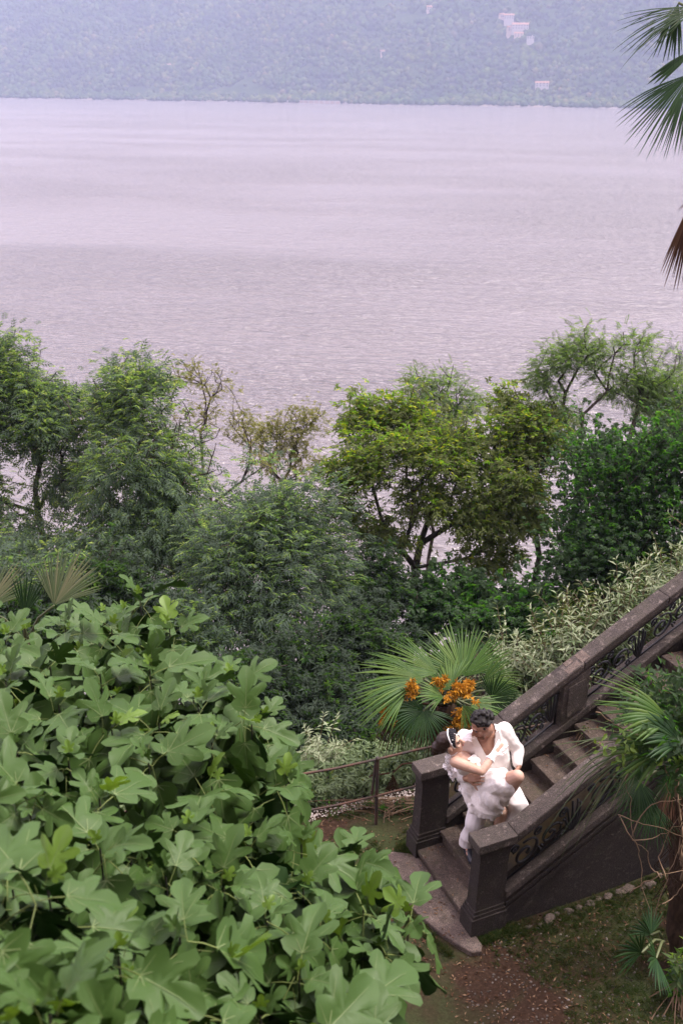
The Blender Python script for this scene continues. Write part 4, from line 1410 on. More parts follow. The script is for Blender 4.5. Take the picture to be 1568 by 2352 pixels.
POLY = [(-90, 1410), (50, 1405), (150, 1430), (240, 1375), (310, 1345), (365, 1390), (405, 1440), (405, 1500), (490, 1540), (580, 1580), (640, 1610), (660, 1680), (680, 1760), (650, 1850), (760, 1930), (860, 1930), (890, 1980), (850, 2010), (930, 2070), (960, 2110),
        (925, 2170), (890, 2250), (760, 2190), (790, 2270), (890, 2310), (900, 2420), (-90, 2420)]


def inpoly(x, y, P=POLY):
    c = False
    for i in range(len(P)):
        x1, y1 = P[i]; x2, y2 = P[i - 1]
        if (y1 > y) != (y2 > y) and x < (x2 - x1) * (y - y1) / (y2 - y1) + x1: c = not c
    return c


def fig_d(X, Y):
    d = float(np.interp(Y, [1310, 1600, 1800, 2050, 2351, 2450], [6.6, 5.1, 4.2, 3.0, 2.3, 2.2]))
    return d + 2.1 * max(0, X / 950) * float(smooth01(np.array((Y - 1500) / 550)))


rn = np.random.default_rng(404)
shoots = []
for _ in range(9000):
    X, Y = rn.uniform(-100, 980), rn.uniform(1330, 2430)
    if not inpoly(X, Y): continue
    d = fig_d(X, Y)
    sp_ = .21 * 996 / d / .435 * 1.06
    if all((X - x) ** 2 + ((Y - y) * 1.15) ** 2 > sp_ ** 2 for x, y, _, lay in shoots): shoots.append((X, Y, d, 0))
front = len(shoots)
inner = []
for _ in range(9000):
    X, Y = rn.uniform(-100, 900), rn.uniform(1390, 2430)
    if not (inpoly(X + 30, Y - 35) and inpoly(X + 30, Y + 20)): continue
    d = fig_d(X, Y) + rn.choice([.55, .9, 1.4])
    if all((X - x) ** 2 + (Y - y) ** 2 > 52 ** 2 for x, y, _, lay in inner): inner.append((X, Y, d, 1))
figbase = Vector((-1.75, 4.3, 0)); figbase.z = gz(-1.75, 4.3) - .1
fig = tag(empty('fig_tree', figbase), 'large fig tree with big lobed leaves filling the lower left foreground', 'fig tree')
leaves, P_ = [], []
for X, Y, d, lay in shoots + inner:
    p = NP(CAM + ray(X, Y).normalized() * d)
    P_.append(p)
    tocam = unit(NP(CAM) - p)
    axis = unit(np.array([0.12, 0, .9]) + tocam * .10 + rn.normal(0, .30, 3))
    a0 = rn.uniform(0, 6.28)
    nlv = 7 if lay == 0 else 6
    e1 = unit(np.cross(axis, np.array([.9, .1, .2]))); e2 = np.cross(axis, e1)
    for i in range(nlv):
        a = a0 + i * 2.4 + rn.normal(0, .2)
        rad = e1 * math.cos(a) + e2 * math.sin(a)
        hang = i >= 3 and rn.random() < .8
        el = R([30, 52, 74, 92, 106, 116, 126][i]) + rn.normal(0, .16)
        yv = axis * math.cos(el) + rad * math.sin(el)
        if hang: yv = unit(yv * np.array([1, 1, .3]) + np.array([0, 0, -rn.uniform(.7, 1.9)]))
        nv = (rad * 1.0 + np.array([0, 0, .45])) if hang else (np.array([0, 0, 1.0]) + axis * .3 - rad * .25)
        nv = nv + rn.normal(0, .20 if hang else .42, 3)
        s = [.11, .15, .19, .215, .225, .215, .205][i] * rn.uniform(.8, 1.42)
        hub = p - axis * (.022 * i) + (yv * .6 + rad * .4) * s * .42
        if not hang: yv = yv + np.array([0, 0, -.12])
        leaves.append((hub, yv, nv, s, d, i == 0 and rn.random() < .3))
    # the bud at the shoot tip
    leaves.append((p + axis * .03, axis + rn.normal(0, .2, 3), tocam + axis, .055, d, rn.random() < .6))
leaves.sort(key=lambda q: -q[3] / q[4])
rest = []
for k, (hub, yv, nv, s, d, young) in enumerate(leaves):
    if k < 300:
        me = YM[k % 3] if young else FIGM[k % 8][3]
        o = link('leaf', me, None, fig)
        Rm = frames(np.array(yv)[None], np.array(nv)[None])[0]
        o.matrix_world = Matrix.Translation(Vector(hub - NP(figbase))) @ (Matrix(Rm.tolist()).to_4x4() @ Matrix.Scale(s, 4))
    else:
        rest.append((k, hub, yv, nv, s, young))
VV_, FT, FQ, MI_T, MI_Q, off = [], [], [], [], [], 0
for k, hub, yv, nv, s, young in rest:
    V0, F0_, mi0, _m = FIGM[k % 8]
    Rm = frames(np.array(yv)[None], np.array(nv)[None])[0]
    VV_.append((V0 @ Rm.T) * s + hub - NP(figbase))
    FT.append(F0_[0] + off); FQ += [F0_[1] + off, F0_[2] + off, F0_[3] + off]
    MI_T.append(np.full(len(F0_[0]), 3 if young else 4 + k % 3)); MI_Q += [np.full(len(F0_[1]), 3 if young else 4 + k % 3), np.full(len(F0_[2]), 1), np.full(len(F0_[3]), 2)]
    off += len(V0)
me = npmesh('foliage', np.concatenate(VV_), [np.concatenate(FT), np.concatenate(FQ)], True, np.concatenate(MI_T + MI_Q))
M['figrest'] = [m_leaf('fig foliage', (.004, .018, .005), (.010, .035, .006), (.032, .075, .014), .50, .14, (.05, .10, .022), 'island', .24)] * 3
o = link('foliage', me, [M['fig'], M['vein'], M['petiole'], M['figyoung']] + M['figrest'], fig)
o['kind'] = 'stuff'
P_ = np.array(P_)
hubs = P_ + unit(P_ - NP(CAM)) * .55 + np.array([0, 0, -.42])
ordr = np.argsort(np.linalg.norm(hubs - np.array([-1.5, 4.2, 1.6]), axis=1))
A, PA, tipn, _n = skeleton(NP(figbase), np.array([-1.5, 4.2, 1.6]), hubs, rn, step=.3, bal=.35, wob=.05)
tipn_of = np.empty(len(P_), int); tipn_of[ordr] = tipn
A = np.concatenate([A, P_ - np.array([0, 0, .02])]); PA = np.concatenate([PA, tipn_of])
link('branches', limb_mesh('branches', A - NP(figbase), PA, .0038, .44, 6, .11), M['palebark'], fig)

# ------------------------------------------------------------------ garden floor litter
def in_stairs(x, y):
    a = (x - F0.x) * CU + (y - F0.y) * SU; b = -(x - F0.x) * SU + (y - F0.y) * CU
    return ((a > -.03) & (a < 8) & (b > .0) & (b < 1.5)) | ((a > -.44) & (a < .05) & (b > -.15) & (b < 1.4))


def floor_pts(n, x0, x1, y0, y1, mask=None):
    x, y = RNG.uniform(x0, x1, n), RNG.uniform(y0, y1, n)
    k = ~in_stairs(x, y)
    if mask is not None: k &= mask(x, y)
    return x[k], y[k]


def qd(x, y): return -(x - RP0.x) * math.sin(RW_ANG) + (y - RP0.y) * math.cos(RW_ANG)


x, y = floor_pts(42000, -1.5, 5.2, 4.6, 9.6, lambda x, y: (qd(x, y) < .3) & (fbm(x * .9, y * .9, 2, 3) + .1 * (x < 1.6) - .05 * (x > 2.6) > .54))
n = len(x)
tv, tf = spray([leaflet((0, 0, 0), a, .075, .007, 1.0 + .4 * a) for a in (-.6, 0, .7)])
V, F = scatter(tv, tf, np.stack([x, y, ground_z(x, y) - .004], 1), RNG.normal(0, 1, (n, 3)) * [1, 1, .2], np.array([0, 0, 1.]) + RNG.normal(0, .3, (n, 3)), RNG.uniform(.5, 1.2, n))
tag(link('grass', npmesh('grass', V, F), M['grass']), 'thin short grass on the garden floor', kind='stuff')
x, y = floor_pts(15000, -1.5, 5.4, 4.4, 10.0, lambda x, y: fbm(x * 1.3, y * 1.3, 17, 3) > .38)
n = len(x)
tv, tf = spray([leaflet((0, 0, 0), 0, .045, .016, .1)])
V, F = scatter(tv, tf, np.stack([x, y, ground_z(x, y) + .008], 1), RNG.normal(0, 1, (n, 3)) * [1, 1, .25], np.array([0, 0, 1.]) + RNG.normal(0, .4, (n, 3)), RNG.uniform(.4, 1.2, n))
tag(link('litter', npmesh('litter', V, F), M['litter']), 'brown fallen leaves scattered over the garden floor', kind='stuff')
x, y = floor_pts(2600, 1.2, 5.2, 5.2, 9.2, lambda x, y: (fbm(x * .8, y * .8, 23, 3) > .45))
n = len(x)
ic = bmesh.new(); bmesh.ops.create_icosphere(ic, subdivisions=1, radius=1.0)
pv_ = np.array([v.co[:] for v in ic.verts]) * np.array([1, .75, .5]); pf_ = np.array([[v.index for v in f.verts] for f in ic.faces]); ic.free()
V, F = scatter(pv_, pf_, np.stack([x, y, ground_z(x, y) + .004], 1), RNG.normal(0, 1, (n, 3)) * [1, 1, .1], np.tile(np.array([[0, 0, 1.]]), (n, 1)), RNG.uniform(.006, .019, n))
tag(link('pebbles', npmesh('pebbles', V, F), M['pebble']), 'small grey pebbles on the bare soil', kind='stuff')
# leaves and crumbs lying on the treads and the landing slab
sx, sy, sz = [], [], []
for k_ in range(1, 15):
    m_ = 26
    aa = N0 + (k_ - 1) * RUN + RUN * (1 - RNG.random(m_) ** 2 * .9); bb = YI + W * np.where(RNG.random(m_) < .5, RNG.random(m_), 1 - RNG.random(m_) ** 2 * .3)
    for a_2, b_2 in zip(aa, bb):
        w_ = loc2w(a_2 - .03, b_2); sx.append(w_.x); sy.append(w_.y); sz.append(k_ * RISE + .006)
for _i in range(60):
    w_ = loc2w(RNG.uniform(-.36, -.02), RNG.uniform(0, 1.25)); sx.append(w_.x); sy.append(w_.y); sz.append(.056)
n = len(sx)
V, F = scatter(*spray([leaflet((0, 0, 0), 0, .045, .018, .1)]), np.stack([sx, sy, sz], 1), RNG.normal(0, 1, (n, 3)) * [1, 1, .15], np.array([0, 0, 1.]) + RNG.normal(0, .3, (n, 3)), RNG.uniform(.3, 1.1, n))
tag(link('stair_litter', npmesh('stair_litter', V, F), M['litter']), 'dry brown leaves and crumbs lying on the stair treads', kind='stuff')
# grass and weeds grown up against the stone
gx, gy = [], []
for _i in range(1500):
    e_ = RNG.integers(0, 4); r_ = RNG.random()
    if e_ == 0: w_ = loc2w(-.47 + .36 * max(0, .45 - r_) + RNG.normal(0, .03), r_ * 1.5 - .1)
    elif e_ == 1: w_ = loc2w(-.05 + RNG.normal(0, .04), 1.26 + .22 * r_)
    elif e_ == 2: w_ = loc2w(-.1 + .6 * r_, -.06 + RNG.normal(0, .03))
    else: w_ = loc2w(.4 + 2.2 * r_, -.12 + RNG.normal(0, .06))
    gx.append(w_.x); gy.append(w_.y)
gx, gy = np.array(gx), np.array(gy); n = len(gx)
V, F = scatter(*spray([leaflet((0, 0, 0), a, .085, .008, 1.2 + .4 * a) for a in (-.7, -.2, .3, .8)]), np.stack([gx, gy, ground_z(gx, gy) - .004], 1), RNG.normal(0, 1, (n, 3)) * [1, 1, .2], np.array([0, 0, 1.]) + RNG.normal(0, .3, (n, 3)), RNG.uniform(.4, 1.2, n))
tag(link('edge_grass', npmesh('edge_grass', V, F), M['grass']), 'longer grass grown against the foot of the stairs and the slab', kind='stuff')
# pale petals drifted along the railing
n = 1300
s_ = RNG.uniform(-3.2, 1.1, n); qv = .28 + np.abs(RNG.normal(0, .22, n))
x = RP0.x + math.cos(RW_ANG) * s_ - math.sin(RW_ANG) * qv; y = RP0.y + math.sin(RW_ANG) * s_ + math.cos(RW_ANG) * qv
k = ~in_stairs(x, y); x, y = x[k], y[k]; n = len(x)
tv, tf = spray([leaflet((0, 0, 0), 0, .035, .024, .0)])
M['petal'] = m_leaf('pale petals', (.45, .38, .36), (.62, .55, .53), None, .8, .2, None, 'island', .1)
V, F = scatter(tv, tf, np.stack([x, y, ground_z(x, y) + .02], 1), RNG.normal(0, 1, (n, 3)) * [1, 1, .2], np.array([0, -.3, 1.]) + RNG.normal(0, .3, (n, 3)), RNG.uniform(.6, 1.2, n))
tag(link('fallen_petals', npmesh('fallen_petals', V, F), M['petal']), 'pale petals drifted on the ground beyond the railing', kind='stuff')
# weeds at the foot of the railing
p = Vector((.55, 9.55, 0)); p.z = gz(p.x, p.y)
tips = [Vector((RP0.x + .1 + rn.normal(0, .45), RP0.y + .22 + rn.normal(0, .06), rn.uniform(.03, .16))) for _ in range(60)]
shrub('green_weed', 'low green weeds along the foot of the railing post', 'weed', p, tips, ('ivy', 'scrub'), 123, llen=.04, lw=.02, pairs=5, frac=.3)
# log and withered fans beyond the railing
la, lb_ = at(805, 1830, 10.35), at(990, 1782, 10.75)
lg = tag(empty('fallen_log', la), 'reddish fallen log lying beyond the railing left of the far newel', 'log')
d = lb_ - la
M['log'] = m_stone('reddish log', (.16, .08, .05), (.30, .17, .11), (.5, .38, .32), 0)
b = MB(); b.tube([d * s + Vector((0, 0, .012 * math.sin(9 * s))) for s in (0, .2, .4, .6, .8, 1)], [.05, .056, .052, .058, .054, .05], 9); b.build('trunk', M['log'], lg, True)
b = MB(); b.tube([d * .35, d * .35 + Vector((.03, -.05, .12))], [.018, .010], 6); b.build('branch_stub', M['log'], lg, True)
def c4b(x, y): return 643 + .2344 * x, 1653.75 + .2344 * y
for (hx, hy, tx, ty, lab) in ((800, 640, 820, 880, 'withered brown fan leaf hanging left of the railing post'), (1100, 530, 1110, 900, 'withered brown fan leaf hanging right of the railing post')):
    V, F = fan(at(*c4b(hx, hy), 9.95), at(*c4b(tx, ty), 9.9), CAMV, 24, 12, np.random.default_rng(hx), tipdroop=.05, split=.25)
    h0 = at(*c4b(hx, hy), 9.95)
    o = tag(empty('dead_frond', h0), lab, 'palm leaf')
    link('blade', npmesh('blade', V - NP(h0), F, True), M['palmdead'], o)
    b = MB(); b.tube([(0, 0, 0), (.12, .05, .10), (.35, .12, .08)], [.008, .01, .012], 5); b.build('stalk', M['palmdead'], o, True)
V, F = fan(at(*c4b(1140, 690), 10.0), at(*c4b(1250, 920), 9.85), CAMV, 85, 22, np.random.default_rng(3), tipdroop=.1)
h0 = Vector((1.05, 9.95, 0)); h0.z = gz(1.05, 9.95)
o = tag(empty('palm_seedling', h0), 'small dark fan palm seedling beyond the railing beside the far newel', 'plant')
link('frond', npmesh('frond', V - NP(h0), F, True), M['palmdark'], o)
b = MB(); b.tube([(0, 0, 0), at(*c4b(1140, 690), 10.0) - h0], [.01, .006], 5); b.build('stalk', M['palmstem'], o, True)

# ================================================================== THE COUPLE
def c2(x, y): return 949.4 + .19533 * x, 1592.5 + .19533 * y


def J(x, y, d): return at(*c2(x, y), d)


def capsule(mb, p0, r0, p1, r1, sides=12):
    p0, p1 = Vector(p0), Vector(p1)
    d = (p1 - p0)
    if d.length < 1e-6: d = Vector((0, 0, 1e-4))
    u = d.normalized()
    pts, rr = [], []
    for k in range(4):
        a = math.pi / 2 * (k + .15) / 4
        pts.append(p0 - u * r0 * math.cos(a)); rr.append(r0 * math.sin(a))
    pts.append(p0); rr.append(r0); pts.append(p1); rr.append(r1)
    for k in range(3, -1, -1):
        a = math.pi / 2 * (k + .15) / 4
        pts.append(p1 + u * r1 * math.cos(a)); rr.append(r1 * math.sin(a))
    mb.tube(pts, rr, sides)


def limb(mb, pts, rr, sides=12):
    for i in range(len(pts) - 1): capsule(mb, pts[i], rr[i], pts[i + 1], rr[i + 1], sides)


def ellipsoid(mb, c, ax, r):
    """ax: three unit vectors, r: three radii"""
    c = Vector(c)
    V = [c + ax[0] * (q[0] * r[0]) + ax[1] * (q[1] * r[1]) + ax[2] * (q[2] * r[2]) for q in IV]
    mb.add(V, [tuple(f) for f in IF])


def torso(mb, rings, n=20, e=.8):
    """rings: (centre, right, forward, half width, half depth)"""
    rs = []
    for c, rt, fw, w, d in rings:
        c = Vector(c)
        rs.append([c + rt * (w * math.copysign(abs(math.cos(a)) ** e, math.cos(a))) + fw * (d * math.copysign(abs(math.sin(a)) ** e, math.sin(a))) for a in [2 * math.pi * k / n for k in range(n)]])
    mb.loft(rs)


def fuse(name, mb, voxel, smooth, mat, parent, disp=None, cut=None):
    me = mb.mesh('tmp')
    o = bpy.data.objects.new('tmp', me); COL.objects.link(o)
    bm = bmesh.new(); bm.from_mesh(me); bmesh.ops.recalc_face_normals(bm, faces=bm.faces[:]); bm.to_mesh(me); bm.free()
    rm = o.modifiers.new('r', 'REMESH'); rm.mode = 'VOXEL'; rm.voxel_size = voxel
    sm = o.modifiers.new('s', 'SMOOTH'); sm.iterations = smooth; sm.factor = .5
    dg = bpy.context.evaluated_depsgraph_get(); dg.update()
    me2 = bpy.data.meshes.new_from_object(o.evaluated_get(dg))
    bpy.data.objects.remove(o); bpy.data.meshes.remove(me)
    n = len(me2.vertices)
    co = np.empty(n * 3, np.float32); me2.vertices.foreach_get('co', co); co = co.reshape(-1, 3)
    if disp:
        nr = np.empty(n * 3, np.float32); me2.vertices.foreach_get('normal', nr); nr = nr.reshape(-1, 3)
        co = co + nr * disp(co)[:, None]
        me2.vertices.foreach_set('co', co.astype(np.float32).ravel())
    if cut:
        bm = bmesh.new(); bm.from_mesh(me2)
        kill = cut(co)
        bmesh.ops.delete(bm, geom=[v for v in bm.verts if kill[v.index]], context='VERTS')
        bm.to_mesh(me2); bm.free()
    me2.polygons.foreach_set('use_smooth', np.ones(len(me2.polygons), bool))
    me2.update(); me2.name = name
    me2.materials.clear()
    return link(name, me2, mat, parent)


def n3(p, s, seed):
    """cheap 3d noise"""
    return (vnoise(p[:, 0] * s + p[:, 2] * s * .37, p[:, 1] * s + 5.1, seed) + vnoise(p[:, 2] * s, p[:, 0] * s * .6 - p[:, 1] * s * .8, seed + 7) + vnoise(p[:, 1] * s * 1.1 + p[:, 2] * s * .3, p[:, 2] * s * .9 + 3, seed + 3)) / 3 - .5


def folds(p, s, seed, amp):
    v = n3(p, s, seed)
    return amp * (1 - np.abs(v) * 6).clip(-1, 1)


def skin(name, c, dark):
    t = NT(name); v = t.coord(False)
    t.set(t.ramp(t.noise(v, 9, 3), [(.35, dark), (.65, c)]), .5, .35)
    t.p.inputs['Subsurface Weight'].default_value = .08
    t.p.inputs['Subsurface Radius'].default_value = (.02, .008, .005)
    return t.m


M['skinm'] = skin('tanned skin', (.36, .20, .14), (.28, .145, .10))
M['skinf'] = skin('fair skin', (.56, .37, .29), (.49, .30, .225))
M['hairm'] = plain('black curly hair', (.012, .010, .010), .6, .3)
M['hairf'] = plain('dark brown hair', (.030, .016, .012), .4, .4)
t = NT('white linen'); v = t.coord(False)
t.bump(t.noise(t.coord(False, (60, 60, 260)), 1.0, 2), .25, .004)
M['linen'] = t.set(t.ramp(t.noise(v, 7, 4), [(.3, (.74, .70, .68)), (.7, (.84, .80, .78))]), .85, .15)
M['trouser'] = NT('white trouser cloth').set((.70, .66, .67), .85, .15)
t = NT('white lace'); v = t.coord(False)
la = t.noise(v, 55, 4, .7)
t.bump(t.noise(v, 75, 3, .7), .35, .01)
M['lace'] = t.set(t.ramp(la, [(.34, (.74, .69, .67)), (.56, (.85, .81, .80))]), .8, .15)
t2 = NT('sheer lace'); v = t2.coord(False)
t2.set((.84, .80, .80), .8, .1)
tb = t2.node('ShaderNodeBsdfTransparent'); mx = t2.node('ShaderNodeMixShader')
t2.l.new(t2.ramp(t2.noise(v, 85, 3, .7), [(.42, .35), (.56, .95)]), mx.inputs[0])
t2.l.new(tb.outputs[0], mx.inputs[1]); t2.l.new(t2.p.outputs[0], mx.inputs[2]); t2.l.new(mx.outputs[0], t2.out.inputs['Surface'])
M['sheer'] = t2.m
M['shoe'] = plain('black leather', (.012, .013, .02), .35, .5)
M['whiteshoe'] = plain('white satin', (.82, .80, .80), .4, .4)
M['pearl'] = plain('pearl', (.85, .82, .80), .25, .5)
M['net'] = plain('black net', (.015, .015, .02), .7, .2)
M['lip'] = plain('lips', (.38, .12, .11), .5, .3)
M['eyewhite'] = plain('eye', (.10, .07, .06), .3, .5)
PS = 1.17                                # stature of the couple in the scene's units


def basis(fwd, up):
    f = Vector(fwd).normalized(); u = Vector(up)
    u = (u - f * u.dot(f)).normalized()
    return f.cross(u), f, u              # right of the person, forward, up


def head(mb, c, fwd, up, s, fem=False):
    rt, f, u = basis(fwd, up)
    c = Vector(c)
    P = lambda x, y, z: c + rt * (x * s) + f * (y * s) + u * (z * s)
    A = (rt, f, u)
    ellipsoid(mb, P(0, -.012, .035), A, (.076 * s, .096 * s, .088 * s))
    ellipsoid(mb, P(0, .022, -.035), A, (.062 * s, .070 * s, .080 * s))
    ellipsoid(mb, P(0, .052, -.090), A, ((.030 if fem else .036) * s, .030 * s, .026 * s))     # chin
    ellipsoid(mb, P(0, .080, .022), A, (.052 * s, .016 * s, .014 * s))                         # brow
    capsule(mb, P(0, .088, .012), .010 * s, P(0, .112, -.028), .0155 * s, 8)                   # nose
    for k in (-1, 1):
        ellipsoid(mb, P(k * .012, .100, -.032), A, (.010 * s, .012 * s, .009 * s))
        ellipsoid(mb, P(k * .044, .060, -.022), A, (.022 * s, .020 * s, .020 * s))             # cheek
        ellipsoid(mb, P(k * .078, -.012, -.012), A, (.010 * s, .022 * s, .034 * s))            # ear
    ellipsoid(mb, P(0, .086, -.058), A, (.024 * s, .014 * s, .010 * s))                        # mouth
    return P, A


def face_parts(P, A, s, parent):
    for k in (-1, 1):
        b = MB(); ellipsoid(b, P(k * .030, .081, .004), A, (.013 * s, .007 * s, .0055 * s)); b.build('eye', M['eyewhite'], parent, True)
        b = MB(); b.tube([P(k * .014, .094, .024), P(k * .032, .090, .030), P(k * .050, .076, .024)], .0042 * s, 6); b.build('eyebrow', M['hairm'], parent, True)
    b = MB(); ellipsoid(b, P(0, .0965, -.057), A, (.021 * s, .006 * s, .0075 * s)); b.build('lips', M['lip'], parent, True)


def hand(mb, wrist, palm_dir, normal, s, curl=.35, thumb=1):
    """palm and five fingers; normal = back of the hand; thumb = +1 / -1 side"""
    d = Vector(palm_dir).normalized(); n = Vector(normal); n = (n - d * n.dot(d)).normalized(); r = d.cross(n) * thumb
    w = Vector(wrist)
    for k in range(4):
        x = (k - 1.5) * .021
        b0 = w + d * (.012 * s) + r * (-x * .6 * s)
        b1 = w + d * (.085 * s) + r * (-x * s)
        capsule(mb, b0, .014 * s, b1, .0115 * s, 8)
        L = [.072, .080, .075, .058][k] * s
        p = b1; a = curl
        dd = d
        for j in range(3):
            dd = (d * math.cos(a) - n * math.sin(a)).normalized()
            q = p + dd * (L * (.45, .32, .23)[j]) + r * (-x * .12 * s)
            capsule(mb, p, (.0100 - .0012 * j) * s, q, (.0092 - .0012 * j) * s, 8)
            p = q; a += curl * 1.3
    t0 = w + d * (.025 * s) + r * (.022 * s)
    t1 = t0 + (d * .6 + r * .75 - n * .25).normalized() * (.042 * s)
    t2_ = t1 + (d * .9 + r * .2 - n * .35).normalized() * (.032 * s)
    t3 = t2_ + (d * 1 - n * .4).normalized() * (.024 * s)
    limb(mb, [t0, t1, t2_, t3], [.015 * s, .0115 * s, .0105 * s, .008 * s], 8)


# ---------------------------------------------------------------- the groom
gr0 = loc2w(.60, .85, .48)
groom = tag(empty('person', gr0), 'man with black hair in white linen suit dipping the woman in his arms', 'person', 'couple embracing on the stairs')
Z = gr0.copy()


def rel(b):
    b.V = [tuple(Vector(v) - Z) for v in b.V]
    return b


g = dict(rank=J(628, 1760, 8.55), rkn=J(715, 1540, 8.42), rhip=J(850, 1080, 8.68), lhip=J(1040, 1040, 8.70), lkn=J(1225, 1330, 8.44), lank=loc2w(.76, .60, .58),
         rsh=J(610, 530, 8.70), lsh=J(1065, 445, 8.72), lel=J(1222, 660, 8.74), lwr=J(1232, 862, 8.58), rel=J(505, 885, 8.66), rwr=J(618, 1012, 8.34), head=J(805, 385, 8.55))
pel = (g['rhip'] + g['lhip']) / 2
shm = (g['rsh'] + g['lsh']) / 2
upv = (shm - pel).normalized()
rgt = (g['rsh'] - g['lsh']).normalized()
fwd = rgt.cross(upv) * -1
if fwd.y > 0: fwd = -fwd
gh_f, gh_u = Vector((-.78, -.34, -.42)), Vector((-.25, -.05, .95))
s = PS
b = MB()
P_g, A_g = head(b, g['head'], gh_f, gh_u, s)
neck0 = shm + upv * .035 + fwd * -.01
capsule(b, neck0, .068 * s, P_g(0, -.03, -.07), .058 * s)
torso(b, [(pel - upv * .05, rgt, fwd, .17, .12), (pel + upv * .1, rgt, fwd, .165, .115), (pel.lerp(shm, .55), rgt, fwd, .185, .125), (pel.lerp(shm, .82) + fwd * .012, rgt, fwd, .205, .140), (shm + upv * .01, rgt, fwd, .15, .09), (shm + upv * .07, rgt, fwd, .07, .06)])
for sh, el, wr in (('rsh', 'rel', 'rwr'), ('lsh', 'lel', 'lwr')):
    limb(b, [g[sh], g[el], g[wr]], [.060 * s, .047 * s, .030 * s])
limb(b, [g['rhip'], g['rkn'], g['rank']], [.085 * s, .06 * s, .042 * s]); limb(b, [g['lhip'], g['lkn'], g['lank']], [.085 * s, .06 * s, .042 * s])
for an, tip in ((g['rank'], loc2w(.35, .72, .37)), (g['lank'], loc2w(.74, .42, .53))): capsule(b, an - Vector((0, 0, .03)), .035 * s, tip, .028 * s)
lhd = (g['lwr'] - g['lel']).normalized()
hand(b, g['lwr'] + lhd * .01, lhd + Vector((-.12, -.1, 0)), Vector((.8, -.3, .1)), s, .45, 1)
hand(b, g['rwr'], J(790, 985, 8.26) - g['rwr'], Vector((0, -.75, .6)), s * 1.08, .30, 1)
fuse('body', rel(b), .0075, 4, M['skinm'], groom)
P_gl = lambda x, y, z: P_g(x, y, z) - Z
face_parts(P_gl, A_g, s, groom)
# short curly hair: many tight lumps over the skull
b = MB(); rnh = np.random.default_rng(12)
ellipsoid(b, P_gl(0, -.022, .052), A_g, (.081 * s, .098 * s, .082 * s))
for _ in range(150):
    q = unit(rnh.normal(size=3))
    if q[2] < -.25 or (q[1] > .62 and q[2] < .55) or (q[1] > .25 and q[2] < .15): continue
    ellipsoid(b, P_gl(q[0] * .084, -.022 + q[1] * .102, .052 + q[2] * .088), A_g, tuple(v * s for v in rnh.uniform(.013, .021, 3)))
for k in (-1, 1):
    ellipsoid(b, P_gl(k * .072, .012, .012), A_g, (.006 * s, .012 * s, .016 * s))
fuse('hair', b, .007, 3, M['hairm'], groom)
# stubble beard as a thin shell along the jaw
b = MB()
for i in range(13):
    a = R(-62 + 124 * i / 12)
    ellipsoid(b, P_gl(.060 * math.sin(a), .030 + .045 * math.cos(a), -.072 - .016 * math.cos(a)), A_g, (.012 * s, .011 * s, .018 * s))
M['beard'] = plain('dark stubble', (.15, .08, .055), .8, .2)
fuse('beard', b, .006, 3, M['beard'], groom)
# jacket
b = MB()
hem = pel - upv * .21
torso(b, [(hem + rgt * -.01, rgt, fwd, .262, .175), (pel - upv * .02, rgt, fwd, .232, .158), (pel.lerp(shm, .30), rgt, fwd, .205, .140), (pel.lerp(shm, .58), rgt, fwd, .215, .148), (pel.lerp(shm, .84) + fwd * .01, rgt, fwd, .232, .15), (shm + upv * .02, rgt, fwd, .215, .105), (shm + upv * .075, rgt, fwd, .10, .085)])
for sh, el, wr in (('rsh', 'rel', 'rwr'), ('lsh', 'lel', 'lwr')):
    e = g[wr].lerp(g[el], .14)
    limb(b, [g[sh] - upv * .01, g[el], e], [.094, .068, .056])
for k in ('lsh', 'rsh'): ellipsoid(b, g[k] + upv * .028, (rgt, fwd, upv), (.085, .085, .055))
vb0 = shm + fwd * .16 - upv * .34
vtop = shm + upv * .08 + fwd * .05


def vcut(co):
    p = co.astype(float) + NP(Z)
    q = p - NP(shm)
    x, y, z = q @ NP(rgt), q @ NP(fwd), q @ NP(upv)
    # V neckline, opening upward, a little towards his right
    t_ = (z + .27) / .33
    inV = (y > .03) & (z > -.27) & (np.abs(x - .0) < .10 * np.clip(t_, 0, 1.1))
    col = (z > .052) & (np.abs(x) < .115)
    return inV | col


def jfold(p): return folds(p, 7, 4, .010) + folds(p, 15, 9, .004) - .004


jk = fuse('jacket', rel(b), .009, 5, M['linen'], groom, jfold, vcut)
# lapels along the V
for sgn in (1, -1):
    b = MB()
    q = []
    for t_, w0 in ((0, .012), (.35, .050), (.7, .075), (.86, .060), (1.05, .035)):
        xin = sgn * (.10 * t_ + .004); z = -.27 + .33 * t_
        y = .156 - .050 * max(0, t_ - .35) ** 1.3 - .02 * t_
        c = shm - Z
        q.append((c + rgt * xin + fwd * (y + .008) + upv * z, c + rgt * (xin + sgn * w0) + fwd * (y + .006 - w0 * .25) + upv * (z + (.01 if t_ > .6 else 0))))
    rings = [[a_, b_, b_ - fwd * .012, a_ - fwd * .012] for a_, b_ in q]
    b.loft(rings); b.build('lapel', M['linen'], jk, False, .003)
b = MB(); ellipsoid(b, shm - Z + fwd * .158 - upv * .33 + rgt * .01, (rgt, fwd, upv), (.012, .005, .012)); b.build('button', M['pearl'], jk, True)
# trousers
b = MB()
torso(b, [(pel - upv * .06, rgt, fwd, .20, .145), (pel + upv * .08, rgt, fwd, .19, .135)])
limb(b, [g['rhip'], g['rkn'], g['rank'].lerp(g['rkn'], .02)], [.125, .102, .086])
limb(b, [g['lhip'], g['lkn'], g['lank'].lerp(g['lkn'], .05)], [.130, .112, .092])
ellipsoid(b, pel - upv * .08, (rgt, fwd, upv), (.17, .13, .12))
fuse('trousers', rel(b), .009, 5, M['trouser'], groom, lambda p: folds(p, 6, 14, .014) - .004)
